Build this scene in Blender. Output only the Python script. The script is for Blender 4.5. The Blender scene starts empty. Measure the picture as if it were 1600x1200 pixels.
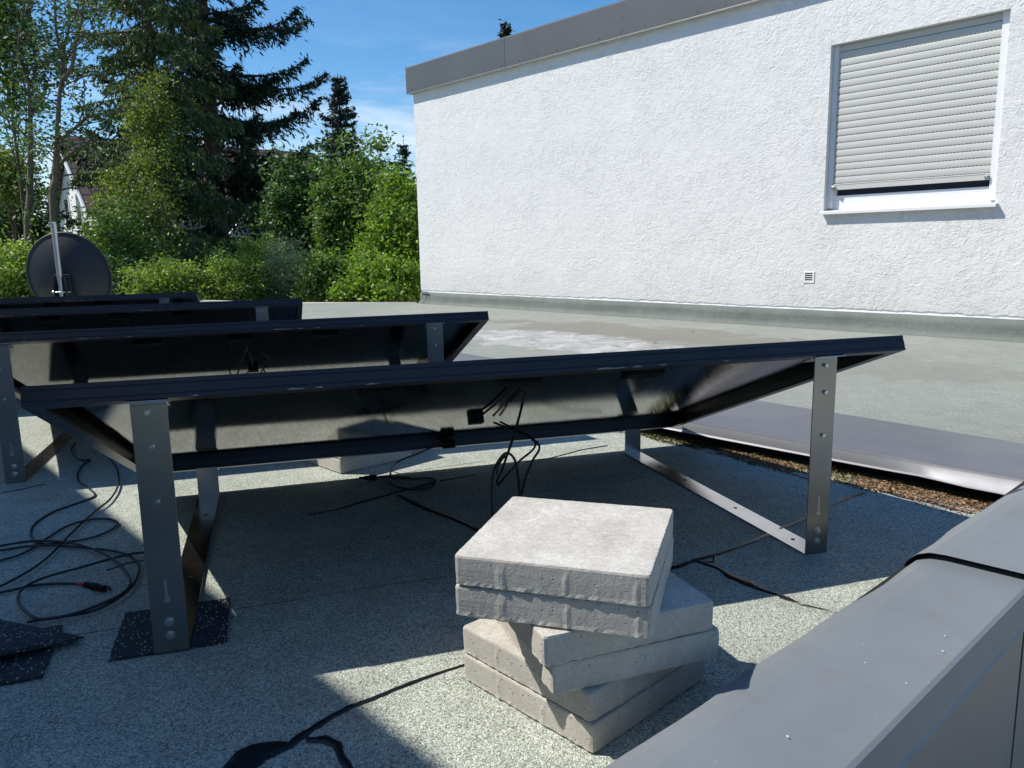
import bpy, math, random
import numpy as np
from mathutils import Vector, Matrix
random.seed(7)
RNG = np.random.default_rng(11)
SC = bpy.context.scene
C = SC.collection
PI = math.pi

# ------------------------------------------------------------------ camera
CAMR = ((0.9997982762, -0.0200849917, 0.0),
        (-0.0034430051, -0.1713872024, 0.9851977327),
        (-0.0197876883, -0.9849989949, -0.1714217823))      # image right / down / forward in columns
FPX, CX, CY, CH = 1224.88, 800.0, 600.0, 0.72
cam = bpy.data.cameras.new('camera')
cam.sensor_width = 36.0
cam.lens = FPX / 1600 * 36
cam.clip_start = 0.02
cam.clip_end = 3000
co = bpy.data.objects.new('camera', cam)
C.objects.link(co)
m = Matrix.Identity(4)
for r in range(3):
    m[r][0] = CAMR[r][0]; m[r][1] = -CAMR[r][1]; m[r][2] = -CAMR[r][2]
m[2][3] = CH
co.matrix_world = m
SC.camera = co

# ------------------------------------------------------------------ sun and sky
TO_SUN = Vector((-0.833, 0.06, 1.0)).normalized()
sd = bpy.data.lights.new('sun', 'SUN')
sd.energy = 4.6
sd.angle = math.radians(0.5)
sd.color = (1.0, 0.95, 0.865)
so = bpy.data.objects.new('sun', sd)
so.rotation_euler = TO_SUN.to_track_quat('Z', 'Y').to_euler()
so.location = (-8, 0, 12)
C.objects.link(so)
SC.view_settings.view_transform = 'Standard'
SC.view_settings.look = 'None'
SC.view_settings.exposure = 0.32
SC.view_settings.gamma = 1.0

wd = bpy.data.worlds.new('World')
SC.world = wd
wd.use_nodes = True
nt = wd.node_tree
nt.nodes.clear()
def wn(t, **k):
    n = nt.nodes.new(t)
    for a, b in k.items(): setattr(n, a, b)
    return n
out = wn('ShaderNodeOutputWorld'); bg = wn('ShaderNodeBackground')
sky = wn('ShaderNodeTexSky', sky_type='NISHITA', sun_disc=False, sun_elevation=math.asin(TO_SUN.z),
         sun_rotation=math.atan2(TO_SUN.x, TO_SUN.y), altitude=400, air_density=1.0, dust_density=0.35, ozone_density=2.2)
tc = wn('ShaderNodeTexCoord')
mp = wn('ShaderNodeMapping'); mp.inputs['Scale'].default_value = (1.2, 1.2, 8.0); mp.inputs['Rotation'].default_value = (0.0, 0.28, 0.3)
nz = wn('ShaderNodeTexNoise'); nz.inputs['Scale'].default_value = 2.6; nz.inputs['Detail'].default_value = 7; nz.inputs['Roughness'].default_value = 0.62; nz.inputs['Distortion'].default_value = 0.5
cr = wn('ShaderNodeValToRGB'); cr.color_ramp.elements[0].position = 0.43; cr.color_ramp.elements[0].color = (0, 0, 0, 1)
cr.color_ramp.elements[1].position = 0.66; cr.color_ramp.elements[1].color = (1, 1, 1, 1)
sx = wn('ShaderNodeSeparateXYZ')
mr = wn('ShaderNodeMapRange'); mr.inputs['From Min'].default_value = 0.25; mr.inputs['From Max'].default_value = 0.14
mr.inputs['To Min'].default_value = 0.07; mr.inputs['To Max'].default_value = 1.0
mu = wn('ShaderNodeMath', operation='MULTIPLY'); mu2 = wn('ShaderNodeMath', operation='MULTIPLY'); mu2.inputs[1].default_value = 0.7
mx = wn('ShaderNodeMix', data_type='RGBA'); mx.inputs['B'].default_value = (7.2, 8.2, 9.4, 1)
L = nt.links.new
L(tc.outputs['Generated'], mp.inputs['Vector']); L(mp.outputs['Vector'], nz.inputs['Vector']); L(nz.outputs['Fac'], cr.inputs['Fac'])
L(tc.outputs['Generated'], sx.inputs['Vector']); L(sx.outputs['Z'], mr.inputs['Value'])
L(cr.outputs['Color'], mu.inputs[0]); L(mr.outputs['Result'], mu.inputs[1]); L(mu.outputs[0], mu2.inputs[0])
hs = wn('ShaderNodeHueSaturation'); hs.inputs['Saturation'].default_value = 1.34; hs.inputs['Value'].default_value = 1.2
L(sky.outputs['Color'], hs.inputs['Color'])
L(mu2.outputs[0], mx.inputs['Factor']); L(hs.outputs['Color'], mx.inputs['A']); L(mx.outputs['Result'], bg.inputs['Color'])
bg.inputs['Strength'].default_value = 0.10
L(bg.outputs['Background'], out.inputs['Surface'])

# ------------------------------------------------------------------ helpers
def at(x, y, depth):                      # world point seen at a photo pixel, at a given distance ahead
    v = Vector([sum(CAMR[r][c] * k for c, k in enumerate(((x - CX) / FPX, (y - CY) / FPX, 1.0))) for r in range(3)])
    return v * (depth / v.y) + Vector((0, 0, CH))
def onz(x, y, z=0.0):                     # world point on a horizontal plane
    v = Vector([sum(CAMR[r][c] * k for c, k in enumerate(((x - CX) / FPX, (y - CY) / FPX, 1.0))) for r in range(3)])
    return v * ((z - CH) / v.z) + Vector((0, 0, CH))

class MB:
    def __init__(s): s.v = []; s.f = []
    def add(s, vs, fs):
        o = len(s.v); s.v += [tuple(x) for x in vs]; s.f += [tuple(i + o for i in f) for f in fs]; return s
    def box(s, x0, x1, y0, y1, z0, z1):
        return s.add([(x0,y0,z0),(x1,y0,z0),(x1,y1,z0),(x0,y1,z0),(x0,y0,z1),(x1,y0,z1),(x1,y1,z1),(x0,y1,z1)],
                     [(0,3,2,1),(4,5,6,7),(0,1,5,4),(1,2,6,5),(2,3,7,6),(3,0,4,7)])
    def prism(s, poly, ax, a0, a1):        # poly of 2-D points swept along axis ax
        n = len(poly)
        def P(p, a): return (a, p[0], p[1]) if ax == 0 else ((p[0], a, p[1]) if ax == 1 else (p[0], p[1], a))
        vs = [P(p, a0) for p in poly] + [P(p, a1) for p in poly]
        return s.add(vs, [tuple(range(n - 1, -1, -1)), tuple(range(n, 2 * n))] + [(i, (i+1) % n, n + (i+1) % n, n + i) for i in range(n)])
    def tube(s, pts, r, n=8, smooth=6, cap=True, r1=None):
        pts = [Vector(p) for p in pts]
        if smooth and len(pts) > 2:
            q = [pts[0]] + pts + [pts[-1]]; o = []
            for i in range(1, len(q) - 2):
                for k in range(smooth):
                    t = k / smooth; a, b, c, d = q[i-1], q[i], q[i+1], q[i+2]
                    o.append(0.5 * ((2*b) + (c-a)*t + (2*a-5*b+4*c-d)*t*t + (3*b-a-3*c+d)*t**3))
            o.append(pts[-1]); pts = o
        base = len(s.v); N = len(pts); up = Vector((0.13, 0.31, 0.94))
        for i, p in enumerate(pts):
            d = (pts[min(i+1, N-1)] - pts[max(i-1, 0)])
            if d.length < 1e-9: d = Vector((0,0,1))
            d.normalize()
            a = d.cross(up)
            if a.length < 1e-3: a = d.cross(Vector((1,0,0)))
            a.normalize(); up = a.cross(d).normalized()
            rr = r if r1 is None else r + (r1 - r) * i / (N - 1)
            for k in range(n):
                t = 2*PI*k/n; s.v.append(tuple(p + (a*math.cos(t) + up*math.sin(t))*rr))
        for i in range(N-1):
            for k in range(n):
                s.f.append((base+i*n+k, base+i*n+(k+1)%n, base+(i+1)*n+(k+1)%n, base+(i+1)*n+k))
        if cap:
            s.f.append(tuple(base+k for k in range(n-1,-1,-1))); s.f.append(tuple(base+(N-1)*n+k for k in range(n)))
        return s
    def cyl(s, p, q, r, n=16, r1=None): return s.tube([p, q], r, n, 0, True, r1)
    def build(s, name, mat, parent=None, bevel=0, seg=2, smooth=False, loc=None, rotz=0):
        me = bpy.data.meshes.new(name); me.from_pydata(s.v, [], s.f); me.validate(); me.update()
        o = bpy.data.objects.new(name, me); C.objects.link(o)
        me.materials.append(mat)
        if smooth: me.polygons.foreach_set('use_smooth', [True]*len(me.polygons))
        if bevel:
            b = o.modifiers.new('bevel', 'BEVEL'); b.width = bevel; b.segments = seg; b.limit_method = 'ANGLE'; b.angle_limit = math.radians(30)
        if parent: o.parent = parent
        if loc is not None: o.location = loc
        if rotz: o.rotation_euler[2] = rotz
        return o

def islands(mb, name, mat, parent=None, bevel=0):
    par_ = list(range(len(mb.v)))
    def find(a):
        while par_[a] != a: par_[a] = par_[par_[a]]; a = par_[a]
        return a
    for f in mb.f:
        r = find(f[0])
        for k in f[1:]: par_[find(k)] = r
    gr = {}
    for f in mb.f: gr.setdefault(find(f[0]), []).append(f)
    out_ = []
    for fs_ in gr.values():
        ids = sorted({k for f in fs_ for k in f}); mp_ = {k: i for i, k in enumerate(ids)}
        q = MB(); q.v = [mb.v[k] for k in ids]; q.f = [tuple(mp_[k] for k in f) for f in fs_]
        out_.append(q.build(name, mat, parent, bevel))
    return out_
def join_in(o, mb, mat):                  # surface marks carried in the part's own mesh
    me = o.data; vs_ = [tuple(v.co) for v in me.vertices]; fs_ = [tuple(p.vertices) for p in me.polygons]
    mi = [p.material_index for p in me.polygons]; sm = [p.use_smooth for p in me.polygons]; n = len(vs_); k = len(me.materials)
    me.clear_geometry(); me.from_pydata(vs_ + list(mb.v), [], fs_ + [tuple(i+n for i in f) for f in mb.f]); me.materials.append(mat)
    for p, a, b in zip(me.polygons, mi + [k]*len(mb.f), sm + [False]*len(mb.f)): p.material_index = a; p.use_smooth = b
    me.update()
def tag(o, label=None, cat=None, group=None, kind=None):
    for k, v in (('label', label), ('category', cat), ('group', group), ('kind', kind)):
        if v: o[k] = v
    return o
def empty(name, loc=(0,0,0), rz=0.0, parent=None):
    o = bpy.data.objects.new(name, None); o.empty_display_size = 0.1; C.objects.link(o); o.location = loc; o.rotation_euler[2] = rz
    if parent: o.parent = parent
    return o
def copy_tree(o, parent=None):
    c = o.copy(); C.objects.link(c)
    if parent: c.parent = parent
    for ch in list(o.children): copy_tree(ch, c)
    return c

# ------------------------------------------------------------------ materials
class NT:
    def __init__(s, name):
        s.m = bpy.data.materials.new(name); s.m.use_nodes = True; s.t = s.m.node_tree
        s.b = s.t.nodes['Principled BSDF']; s.o = s.t.nodes['Material Output']; s.co = None
    def n(s, t, ins=None, **k):
        x = s.t.nodes.new(t)
        for a, b in k.items(): setattr(x, a, b)
        for a, b in (ins or {}).items():
            if isinstance(b, bpy.types.NodeSocket): s.t.links.new(b, x.inputs[a])
            else: x.inputs[a].default_value = b
        return x
    def obj(s):
        if not s.co: s.co = s.n('ShaderNodeTexCoord')
        return s.co.outputs['Object']
    def map(s, v, scale=(1,1,1), rot=(0,0,0), loc=(0,0,0)):
        return s.n('ShaderNodeMapping', {'Vector': v, 'Scale': scale, 'Rotation': rot, 'Location': loc}).outputs[0]
    def noise(s, scale, detail=3, rough=0.5, dist=0.0, v=None):
        return s.n('ShaderNodeTexNoise', {'Vector': v or s.obj(), 'Scale': scale, 'Detail': detail, 'Roughness': rough, 'Distortion': dist}).outputs['Fac']
    def ramp(s, f, stops, interp='LINEAR'):
        r = s.n('ShaderNodeValToRGB', {'Fac': f}); e = r.color_ramp; e.interpolation = interp
        while len(e.elements) < len(stops): e.elements.new(0.5)
        for x, (p, c) in zip(e.elements, stops):
            x.position = p; x.color = (c, c, c, 1) if isinstance(c, (int, float)) else (*c, 1)
        return r.outputs['Color']
    def mix(s, f, a, b, mode='MIX'):
        x = s.n('ShaderNodeMix', data_type='RGBA', blend_type=mode)
        for k, v in (('Factor', f), ('A', a), ('B', b)):
            if isinstance(v, bpy.types.NodeSocket): s.t.links.new(v, x.inputs[k])
            elif k == 'Factor': x.inputs[k].default_value = v
            else: x.inputs[k].default_value = (*v, 1)
        return x.outputs['Result']
    def math(s, op, a, b=0.0, c=None):
        x = s.n('ShaderNodeMath', operation=op)
        for i, v in enumerate((a, b) if c is None else (a, b, c)):
            if isinstance(v, bpy.types.NodeSocket): s.t.links.new(v, x.inputs[i])
            else: x.inputs[i].default_value = v
        return x.outputs[0]
    def bump(s, h, strength=0.5, dist=0.01, normal=None):
        ins = {'Height': h, 'Strength': strength, 'Distance': dist}
        if normal is not None: ins['Normal'] = normal
        return s.n('ShaderNodeBump', ins).outputs[0]
    def set(s, **k):
        for a, v in k.items():
            a = {'color':'Base Color','rough':'Roughness','metal':'Metallic','normal':'Normal','spec':'Specular IOR Level','coat':'Coat Weight','coatr':'Coat Roughness','aniso':'Anisotropic'}[a]
            if isinstance(v, bpy.types.NodeSocket): s.t.links.new(v, s.b.inputs[a])
            elif a == 'Base Color': s.b.inputs[a].default_value = (*v, 1)
            else: s.b.inputs[a].default_value = v
        return s.m

def mat_felt(tint=(1,1,1), plain=False):                           # mineral granule bitumen roofing felt
    k = NT('roofing_felt'); o = k.obj()
    vor = k.n('ShaderNodeTexVoronoi', {'Vector': o, 'Scale': 470.0}, feature='F1')
    cell = k.n('ShaderNodeSeparateColor', {'Color': vor.outputs['Color']}).outputs[0]
    vor2 = k.n('ShaderNodeTexVoronoi', {'Vector': o, 'Scale': 270.0}, feature='F1')
    c2 = k.n('ShaderNodeSeparateColor', {'Color': vor2.outputs['Color']}).outputs[1]
    g1 = k.ramp(cell, [(0.0,(0.05,0.065,0.056)),(0.22,(0.17,0.20,0.175)),(0.5,(0.40,0.43,0.37)),(0.8,(0.60,0.62,0.53)),(1.0,(0.80,0.82,0.73))])
    g2 = k.ramp(c2, [(0.0,(0.13,0.165,0.14)),(0.5,(0.36,0.39,0.335)),(1.0,(0.66,0.68,0.59))])
    g = k.mix(0.4, g1, g2)
    big = k.noise(1.3, 5, 0.6, 0.4); med = k.noise(9, 4, 0.6)
    g = k.mix(1.0, g, k.ramp(big, [(0.3,0.84),(0.7,1.12)]), 'MULTIPLY')
    g = k.mix(1.0, g, k.ramp(med, [(0.3,0.88),(0.7,1.09)]), 'MULTIPLY')
    gr_ = k.ramp(k.noise(2.6, 8, 0.7, 1.0), [(0.54,0.0),(0.70,1.0)])
    g = k.mix(k.math('MULTIPLY', k.n('ShaderNodeRGBToBW', {'Color': gr_}).outputs[0], 0.28), g, (0.16,0.155,0.13))
    # dirt silt and pale lime deposit where water stood on the far side of the low kerb (object space)
    if plain:
        g = k.mix(0.5, k.mix(1.0, g, tint, 'MULTIPLY'), k.mix(k.noise(5,5,0.7,0.5), (0.10,0.115,0.112), (0.21,0.225,0.215)))
        return k.set(color=g, rough=0.9, spec=0.3, normal=k.bump(k.math('ADD', k.noise(200,3), k.math('MULTIPLY', k.noise(6,3), 6.0)), 0.5, 0.004))
    sp = k.n('ShaderNodeSeparateXYZ', {'Vector': k.map(o, rot=(0,0,math.radians(47.516)))})
    a, nb = sp.outputs[0], sp.outputs[1]
    def blob(ca, cb, ra, rb, s=1.6):
        da = k.math('DIVIDE', k.math('SUBTRACT', a, ca), ra); db = k.math('DIVIDE', k.math('SUBTRACT', nb, cb), rb)
        d = k.math('ADD', k.math('MULTIPLY', da, da), k.math('MULTIPLY', db, db))
        d = k.math('ADD', d, k.math('MULTIPLY', k.math('SUBTRACT', k.noise(s*1.3, 9, 0.68, 0.9), 0.5), 3.4))
        return k.ramp(d, [(0.55,1.0),(0.8,0.0)])
    WA, WB = WORG_LOCAL
    silt = blob(WA + 4.6, WB - 1.15, 2.0, 0.55)
    lime = blob(WA + 4.3, WB - 2.0, 1.5, 0.55, 2.3)
    dry = blob(WA + 6.8, WB - 1.7, 1.0, 0.5)
    upper = k.math('GREATER_THAN', nb, WB - 3.55)
    pale = k.mix(0.6, g, (0.165, 0.170, 0.155))
    g = k.mix(k.math('MULTIPLY', upper, 0.9), g, pale)
    def amt(f, s): return k.math('MULTIPLY', k.n('ShaderNodeRGBToBW', {'Color': f}).outputs[0], s)
    g = k.mix(amt(silt, 0.75), g, k.mix(k.noise(30,4), (0.16,0.15,0.125), (0.24,0.225,0.19)))
    g = k.mix(amt(lime, 0.75), g, k.mix(k.ramp(k.noise(5,7,0.72,1.2), [(0.38,0.0),(0.62,1.0)]), (0.26,0.255,0.25), (0.58,0.57,0.56)))
    g = k.mix(amt(dry, 0.35), g, (0.2,0.2,0.17))
    g = k.mix(1.0, g, tint, 'MULTIPLY')
    h = k.math('ADD', k.math('MULTIPLY', vor.outputs['Distance'], -1.0), k.math('MULTIPLY', k.noise(60, 3), 1.2))
    h = k.math('ADD', h, k.math('MULTIPLY', k.noise(3.0, 3), 9.0))
    return k.set(color=g, rough=0.88, spec=0.35, normal=k.bump(h, 0.55, 0.003))
def mat_simple(name, col, rough=0.5, metal=0.0, var=0.1, scale=8, bump=0.0, bscale=40, spec=0.5, coat=0.0):
    k = NT(name)
    n = k.noise(scale, 4, 0.6)
    c = k.mix(1.0, col, k.ramp(n, [(0.25, 1 - var), (0.75, 1 + var)]), 'MULTIPLY')
    kw = dict(color=c, metal=metal, spec=spec, coat=coat, rough=k.n('ShaderNodeMapRange', {'Value': k.noise(scale*2.3, 3), 'To Min': max(rough-0.07,0.02), 'To Max': min(rough+0.07,1)}).outputs[0])
    if bump: kw['normal'] = k.bump(k.noise(bscale, 4), bump, 0.004)
    return k.set(**kw)
def mat_plaster():
    k = NT('rough_plaster'); o = k.obj()
    w = k.noise(7, 3, 0.5, v=o)
    warp = k.n('ShaderNodeVectorMath', {0: o, 1: k.n('ShaderNodeTexNoise', {'Vector': o, 'Scale': 11.0, 'Detail': 3.0}).outputs['Color']}, operation='MULTIPLY_ADD')
    warp.inputs[1].default_value = (1,1,1)
    nc = k.n('ShaderNodeTexNoise', {'Vector': o, 'Scale': 16.0, 'Detail': 3.0}).outputs['Color']
    warped = k.n('ShaderNodeVectorMath', {0: o, 1: k.n('ShaderNodeVectorMath', {0: nc, 'Scale': 0.09}, operation='SCALE').outputs[0]}, operation='ADD').outputs[0]
    k.t.nodes.remove(warp)
    def ridge(sc, lo, hi, dist, stretch, off):
        v = k.map(warped, scale=stretch, rot=(0,0.45,0), loc=off)
        a = k.noise(sc, 3.0, 0.55, dist, v=v)
        r = k.math('SUBTRACT', 1.0, k.math('MULTIPLY', k.math('ABSOLUTE', k.math('SUBTRACT', a, 0.5)), 9.0))      # thin worm lines along the 0.5 contour
        r = k.math('MAXIMUM', r, 0.0)
        m_ = k.ramp(k.noise(sc*0.55, 3, 0.6, 0.8, v=k.map(o, loc=off)), [(lo,0.0),(hi,1.0)])
        return k.math('MULTIPLY', r, k.n('ShaderNodeRGBToBW', {'Color': m_}).outputs[0])
    r1 = ridge(22, 0.48, 0.62, 0.5, (0.75,1,1.2), (0,0,0)); r2 = ridge(34, 0.49, 0.63, 0.6, (0.7,1,1.25), (7,3,5)); r3 = ridge(15, 0.50, 0.62, 0.6, (0.8,1,1.1), (2,9,4))
    grooves = k.math('MAXIMUM', k.math('MAXIMUM', r1, r2), r3)
    lump = k.noise(42, 5, 0.72, 0.5, v=k.map(o, scale=(0.8,1,1.15)))
    h = k.math('ADD', k.math('MULTIPLY', grooves, -0.34), k.math('MULTIPLY', lump, 0.85))
    h = k.math('ADD', h, k.math('MULTIPLY', k.noise(150, 3), 0.16))
    h = k.math('ADD', k.math('MULTIPLY', h, k.n('ShaderNodeMapRange', {'Value': k.noise(2.2, 4, 0.6), 'From Min': 0.35, 'From Max': 0.62, 'To Min': 0.55, 'To Max': 1.1}).outputs[0]), k.math('MULTIPLY', w, 0.5))
    c = k.mix(k.ramp(k.noise(1.5,5,0.6), [(0.35,0.0),(0.7,1.0)]), (0.745,0.735,0.715), (0.70,0.695,0.68))
    c = k.mix(k.math('MULTIPLY', grooves, 0.14), c, (0.50,0.49,0.47))
    zz_ = k.n('ShaderNodeSeparateXYZ', {'Vector': o}).outputs[2]
    dirt = k.math('MULTIPLY', k.n('ShaderNodeMapRange', {'Value': zz_, 'From Min': 0.17, 'From Max': 0.55, 'To Min': 0.5, 'To Max': 0.0}).outputs[0], k.noise(6, 5, 0.7, 0.6))
    c = k.mix(dirt, c, (0.42,0.41,0.37))
    ax_ = k.n('ShaderNodeSeparateXYZ', {'Vector': o}).outputs[0]
    und_ = k.math('MULTIPLY', k.math('MULTIPLY', k.math('GREATER_THAN', ax_, 5.6), k.math('LESS_THAN', ax_, 6.9)), k.n('ShaderNodeMapRange', {'Value': zz_, 'From Min': 0.45, 'From Max': 0.95, 'To Min': 0.0, 'To Max': 0.35}).outputs[0])
    und_ = k.math('MULTIPLY', k.math('MULTIPLY', und_, k.math('LESS_THAN', zz_, 0.96)), k.n('ShaderNodeRGBToBW', {'Color': k.ramp(k.noise(7, 5, 0.7, v=k.map(o, scale=(2.5,1,0.25))), [(0.5,0.0),(0.72,1.0)])}).outputs[0])
    c = k.mix(und_, c, (0.42,0.41,0.38))
    strk = k.ramp(k.noise(5, 5, 0.7, v=k.map(o, scale=(3.0,1,0.16))), [(0.55,0.0),(0.8,1.0)])
    c = k.mix(k.math('MULTIPLY', k.n('ShaderNodeRGBToBW', {'Color': strk}).outputs[0], 0.10), c, (0.45,0.44,0.41))
    return k.set(color=c, rough=0.85, spec=0.3, normal=k.bump(h, 1.0, 0.008))
def mat_concrete():
    k = NT('concrete'); o = k.obj()
    a = k.noise(14, 6, 0.65, 0.3); b = k.noise(90, 4, 0.7)
    c = k.ramp(a, [(0.25,(0.42,0.395,0.35)),(0.5,(0.53,0.505,0.455)),(0.78,(0.64,0.62,0.575))])
    c = k.mix(1.0, c, k.ramp(b, [(0.25,0.80),(0.8,1.14)]), 'MULTIPLY')
    c = k.mix(1.0, c, k.ramp(k.noise(330,2,0.6), [(0.3,0.80),(0.7,1.15)]), 'MULTIPLY')
    scr = k.ramp(k.noise(30, 5, 0.75, 1.5, v=k.map(o, scale=(1.0,0.35,1), rot=(0,0,0.7))), [(0.60,0.0),(0.70,1.0)])
    c = k.mix(k.math('MULTIPLY', k.n('ShaderNodeRGBToBW', {'Color': scr}).outputs[0], 0.45), c, (0.72,0.71,0.68))
    # sides: rougher, shade painted in as a darker tone, with pores and mould ribs
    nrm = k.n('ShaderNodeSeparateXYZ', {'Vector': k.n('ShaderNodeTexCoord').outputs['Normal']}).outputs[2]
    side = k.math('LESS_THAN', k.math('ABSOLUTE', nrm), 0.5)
    por = k.n('ShaderNodeTexVoronoi', {'Vector': o, 'Scale': 120.0}, feature='F1')
    pm = k.ramp(por.outputs['Distance'], [(0.08,0.0),(0.24,1.0)])
    pr = k.ramp(k.n('ShaderNodeSeparateColor', {'Color': por.outputs['Color']}).outputs[0], [(0.62,1.0),(0.70,0.0)])
    pit = k.math('MAXIMUM', k.n('ShaderNodeRGBToBW', {'Color': pm}).outputs[0], k.n('ShaderNodeRGBToBW', {'Color': pr}).outputs[0])
    pit = k.math('MAXIMUM', pit, k.math('SUBTRACT', 1.0, side))
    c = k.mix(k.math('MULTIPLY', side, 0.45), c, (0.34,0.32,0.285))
    c = k.mix(k.math('MULTIPLY', k.math('SUBTRACT', 1.0, pit), 0.55), c, (0.16,0.15,0.13))
    h = k.math('ADD', k.math('MULTIPLY', b, 0.35), k.math('ADD', k.math('MULTIPLY', k.noise(260,2), 0.25), k.math('MULTIPLY', pit, 0.8)))
    return k.set(color=c, rough=0.9, spec=0.3, normal=k.bump(h, 0.7, 0.0025))
def mat_leaf(name, c1, c2, c3=None, trans=0.3, rough=0.5):
    k = NT(name)
    r = k.n('ShaderNodeNewGeometry').outputs['Random Per Island']
    c = k.ramp(r, [(0.0, c1), (0.6, c2), (1.0, c3 or c2)])
    c = k.mix(1.0, c, k.ramp(k.noise(0.9, 3), [(0.3, 0.75), (0.7, 1.2)]), 'MULTIPLY')
    k.set(color=c, rough=rough, spec=0.4)
    tr = k.n('ShaderNodeBsdfTranslucent', {'Color': k.mix(1.0, c, (1.25,1.35,0.55), 'MULTIPLY')})
    ms = k.n('ShaderNodeMixShader', {'Fac': trans})
    k.t.links.new(k.b.outputs[0], ms.inputs[1]); k.t.links.new(tr.outputs[0], ms.inputs[2]); k.t.links.new(ms.outputs[0], k.o.inputs['Surface'])
    return k.m
def mat_bark(name, col):
    k = NT(name); n = k.noise(9, 5, 0.7, 0.5, v=k.map(k.obj(), scale=(3,3,0.7)))
    return k.set(color=k.mix(1.0, col, k.ramp(n, [(0.3,0.5),(0.7,1.35)]), 'MULTIPLY'), rough=0.9, normal=k.bump(n, 0.8, 0.03))
def mat_brushed(name, col, rough, metal=1.0, scale=(1,1,60), bump=0.05, aniso=0.0):
    k = NT(name); n = k.noise(14, 4, 0.6, v=k.map(k.obj(), scale=scale)); s = k.noise(6, 4, 0.6)
    c = k.mix(1.0, col, k.ramp(s, [(0.3,0.86),(0.7,1.1)]), 'MULTIPLY')
    rr = k.math('ADD', k.math('MULTIPLY', n, 0.12), rough - 0.06)
    return k.set(color=c, rough=rr, metal=metal, normal=k.bump(n, bump, 0.002), aniso=aniso)
def mat_backsheet():
    k = NT('black_back_sheet'); o = k.obj()
    n = k.noise(60, 3, 0.7, v=k.map(o, scale=(4.0,0.10,1)))
    k.set(color=(0.003,0.004,0.007), rough=k.math('ADD', k.math('MULTIPLY', n, 0.03), 0.015), spec=0.38, normal=k.bump(n, 0.16, 0.001))
    k.b.inputs['IOR'].default_value = 1.48
    return k.m
def mat_cells():
    k = NT('solar_cells'); o = k.obj()
    br = k.n('ShaderNodeTexBrick', {'Vector': o, 'Color1': (0.006,0.008,0.02,1), 'Color2': (0.008,0.010,0.024,1), 'Mortar': (0.002,0.002,0.003,1), 'Scale': 1.0, 'Mortar Size': 0.0015, 'Brick Width': 0.088, 'Row Height': 0.18}, offset=0.0)
    return k.set(color=br.outputs['Color'], rough=0.12, spec=0.5)
def mat_rubber():
    k = NT('recycled_rubber'); o = k.obj()
    v = k.n('ShaderNodeTexVoronoi', {'Vector': k.map(o, scale=(1,0.45,1), rot=(0,0,0.5)), 'Scale': 430.0}, feature='F1')
    r = k.n('ShaderNodeSeparateColor', {'Color': v.outputs['Color']}).outputs[0]
    c = k.ramp(r, [(0.0,(0.012,0.013,0.02)),(0.9,(0.03,0.033,0.045)),(0.945,(0.05,0.05,0.06)),(0.96,(0.42,0.42,0.42))])
    return k.set(color=c, rough=0.8, normal=k.bump(k.noise(150,3), 0.6, 0.003))
def mat_roof_tiles():
    k = NT('roof_tiles'); 
    br = k.n('ShaderNodeTexBrick', {'Vector': k.obj(), 'Color1': (0.11,0.075,0.06,1), 'Color2': (0.17,0.11,0.09,1), 'Mortar': (0.03,0.025,0.02,1), 'Scale': 1.0, 'Mortar Size': 0.035, 'Brick Width': 0.32, 'Row Height': 0.34})
    return k.set(color=br.outputs['Color'], rough=0.8, normal=k.bump(br.outputs['Fac'], 0.6, 0.03))

# frames:  panel frame (u along the rows, v away from the camera), wall frame (a along the wall, -b towards the camera)
PA = 0.2958
U = Vector((math.cos(PA), math.sin(PA), 0)); V = Vector((-U.y, U.x, 0)); ZZ = Vector((0,0,1))
OP = Vector((-0.8057, 1.2581, 0))
WR = math.radians(-47.516)
WD = Vector((math.cos(WR), math.sin(WR), 0)); WB_ = Vector((-WD.y, WD.x, 0))      # WB_ = local +y (away from the camera)
OW = Vector((-1.2109, 10.72, 0))
WORG_LOCAL = (OW.dot(WD), OW.dot(WB_))

FELT = mat_felt(); FELTU = mat_felt((0.42,0.45,0.44), True)
PLASTER = mat_plaster()
CONC = mat_concrete()
STEEL = mat_brushed('brushed_steel', (0.30,0.30,0.29), 0.30, 1.0, (1,1,0.25), 0.06)
BARST = mat_brushed('bright_steel', (0.62,0.60,0.59), 0.2, 1.0, (1,1,1), 0.04)
BOLT = mat_simple('zinc_bolt', (0.6,0.6,0.58), 0.25, 1.0, 0.05)
BLACKAL = mat_brushed('black_anodised', (0.018,0.021,0.030), 0.34, 0.35, (0.4,1,60), 0.06)
BACK = mat_backsheet()
CELLS = mat_cells()
RUBBER = mat_rubber()
CABLEM = mat_simple('cable_rubber', (0.012,0.013,0.015), 0.42, 0, 0.2)
PLASTIC = mat_simple('black_plastic', (0.004,0.004,0.005), 0.5, 0, 0.2, spec=0.15)
SCR = mat_simple('scratched_metal', (0.30,0.30,0.31), 0.6, 0, 0.2)
RED = mat_simple('red_plastic', (0.45,0.03,0.04), 0.5)
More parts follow.
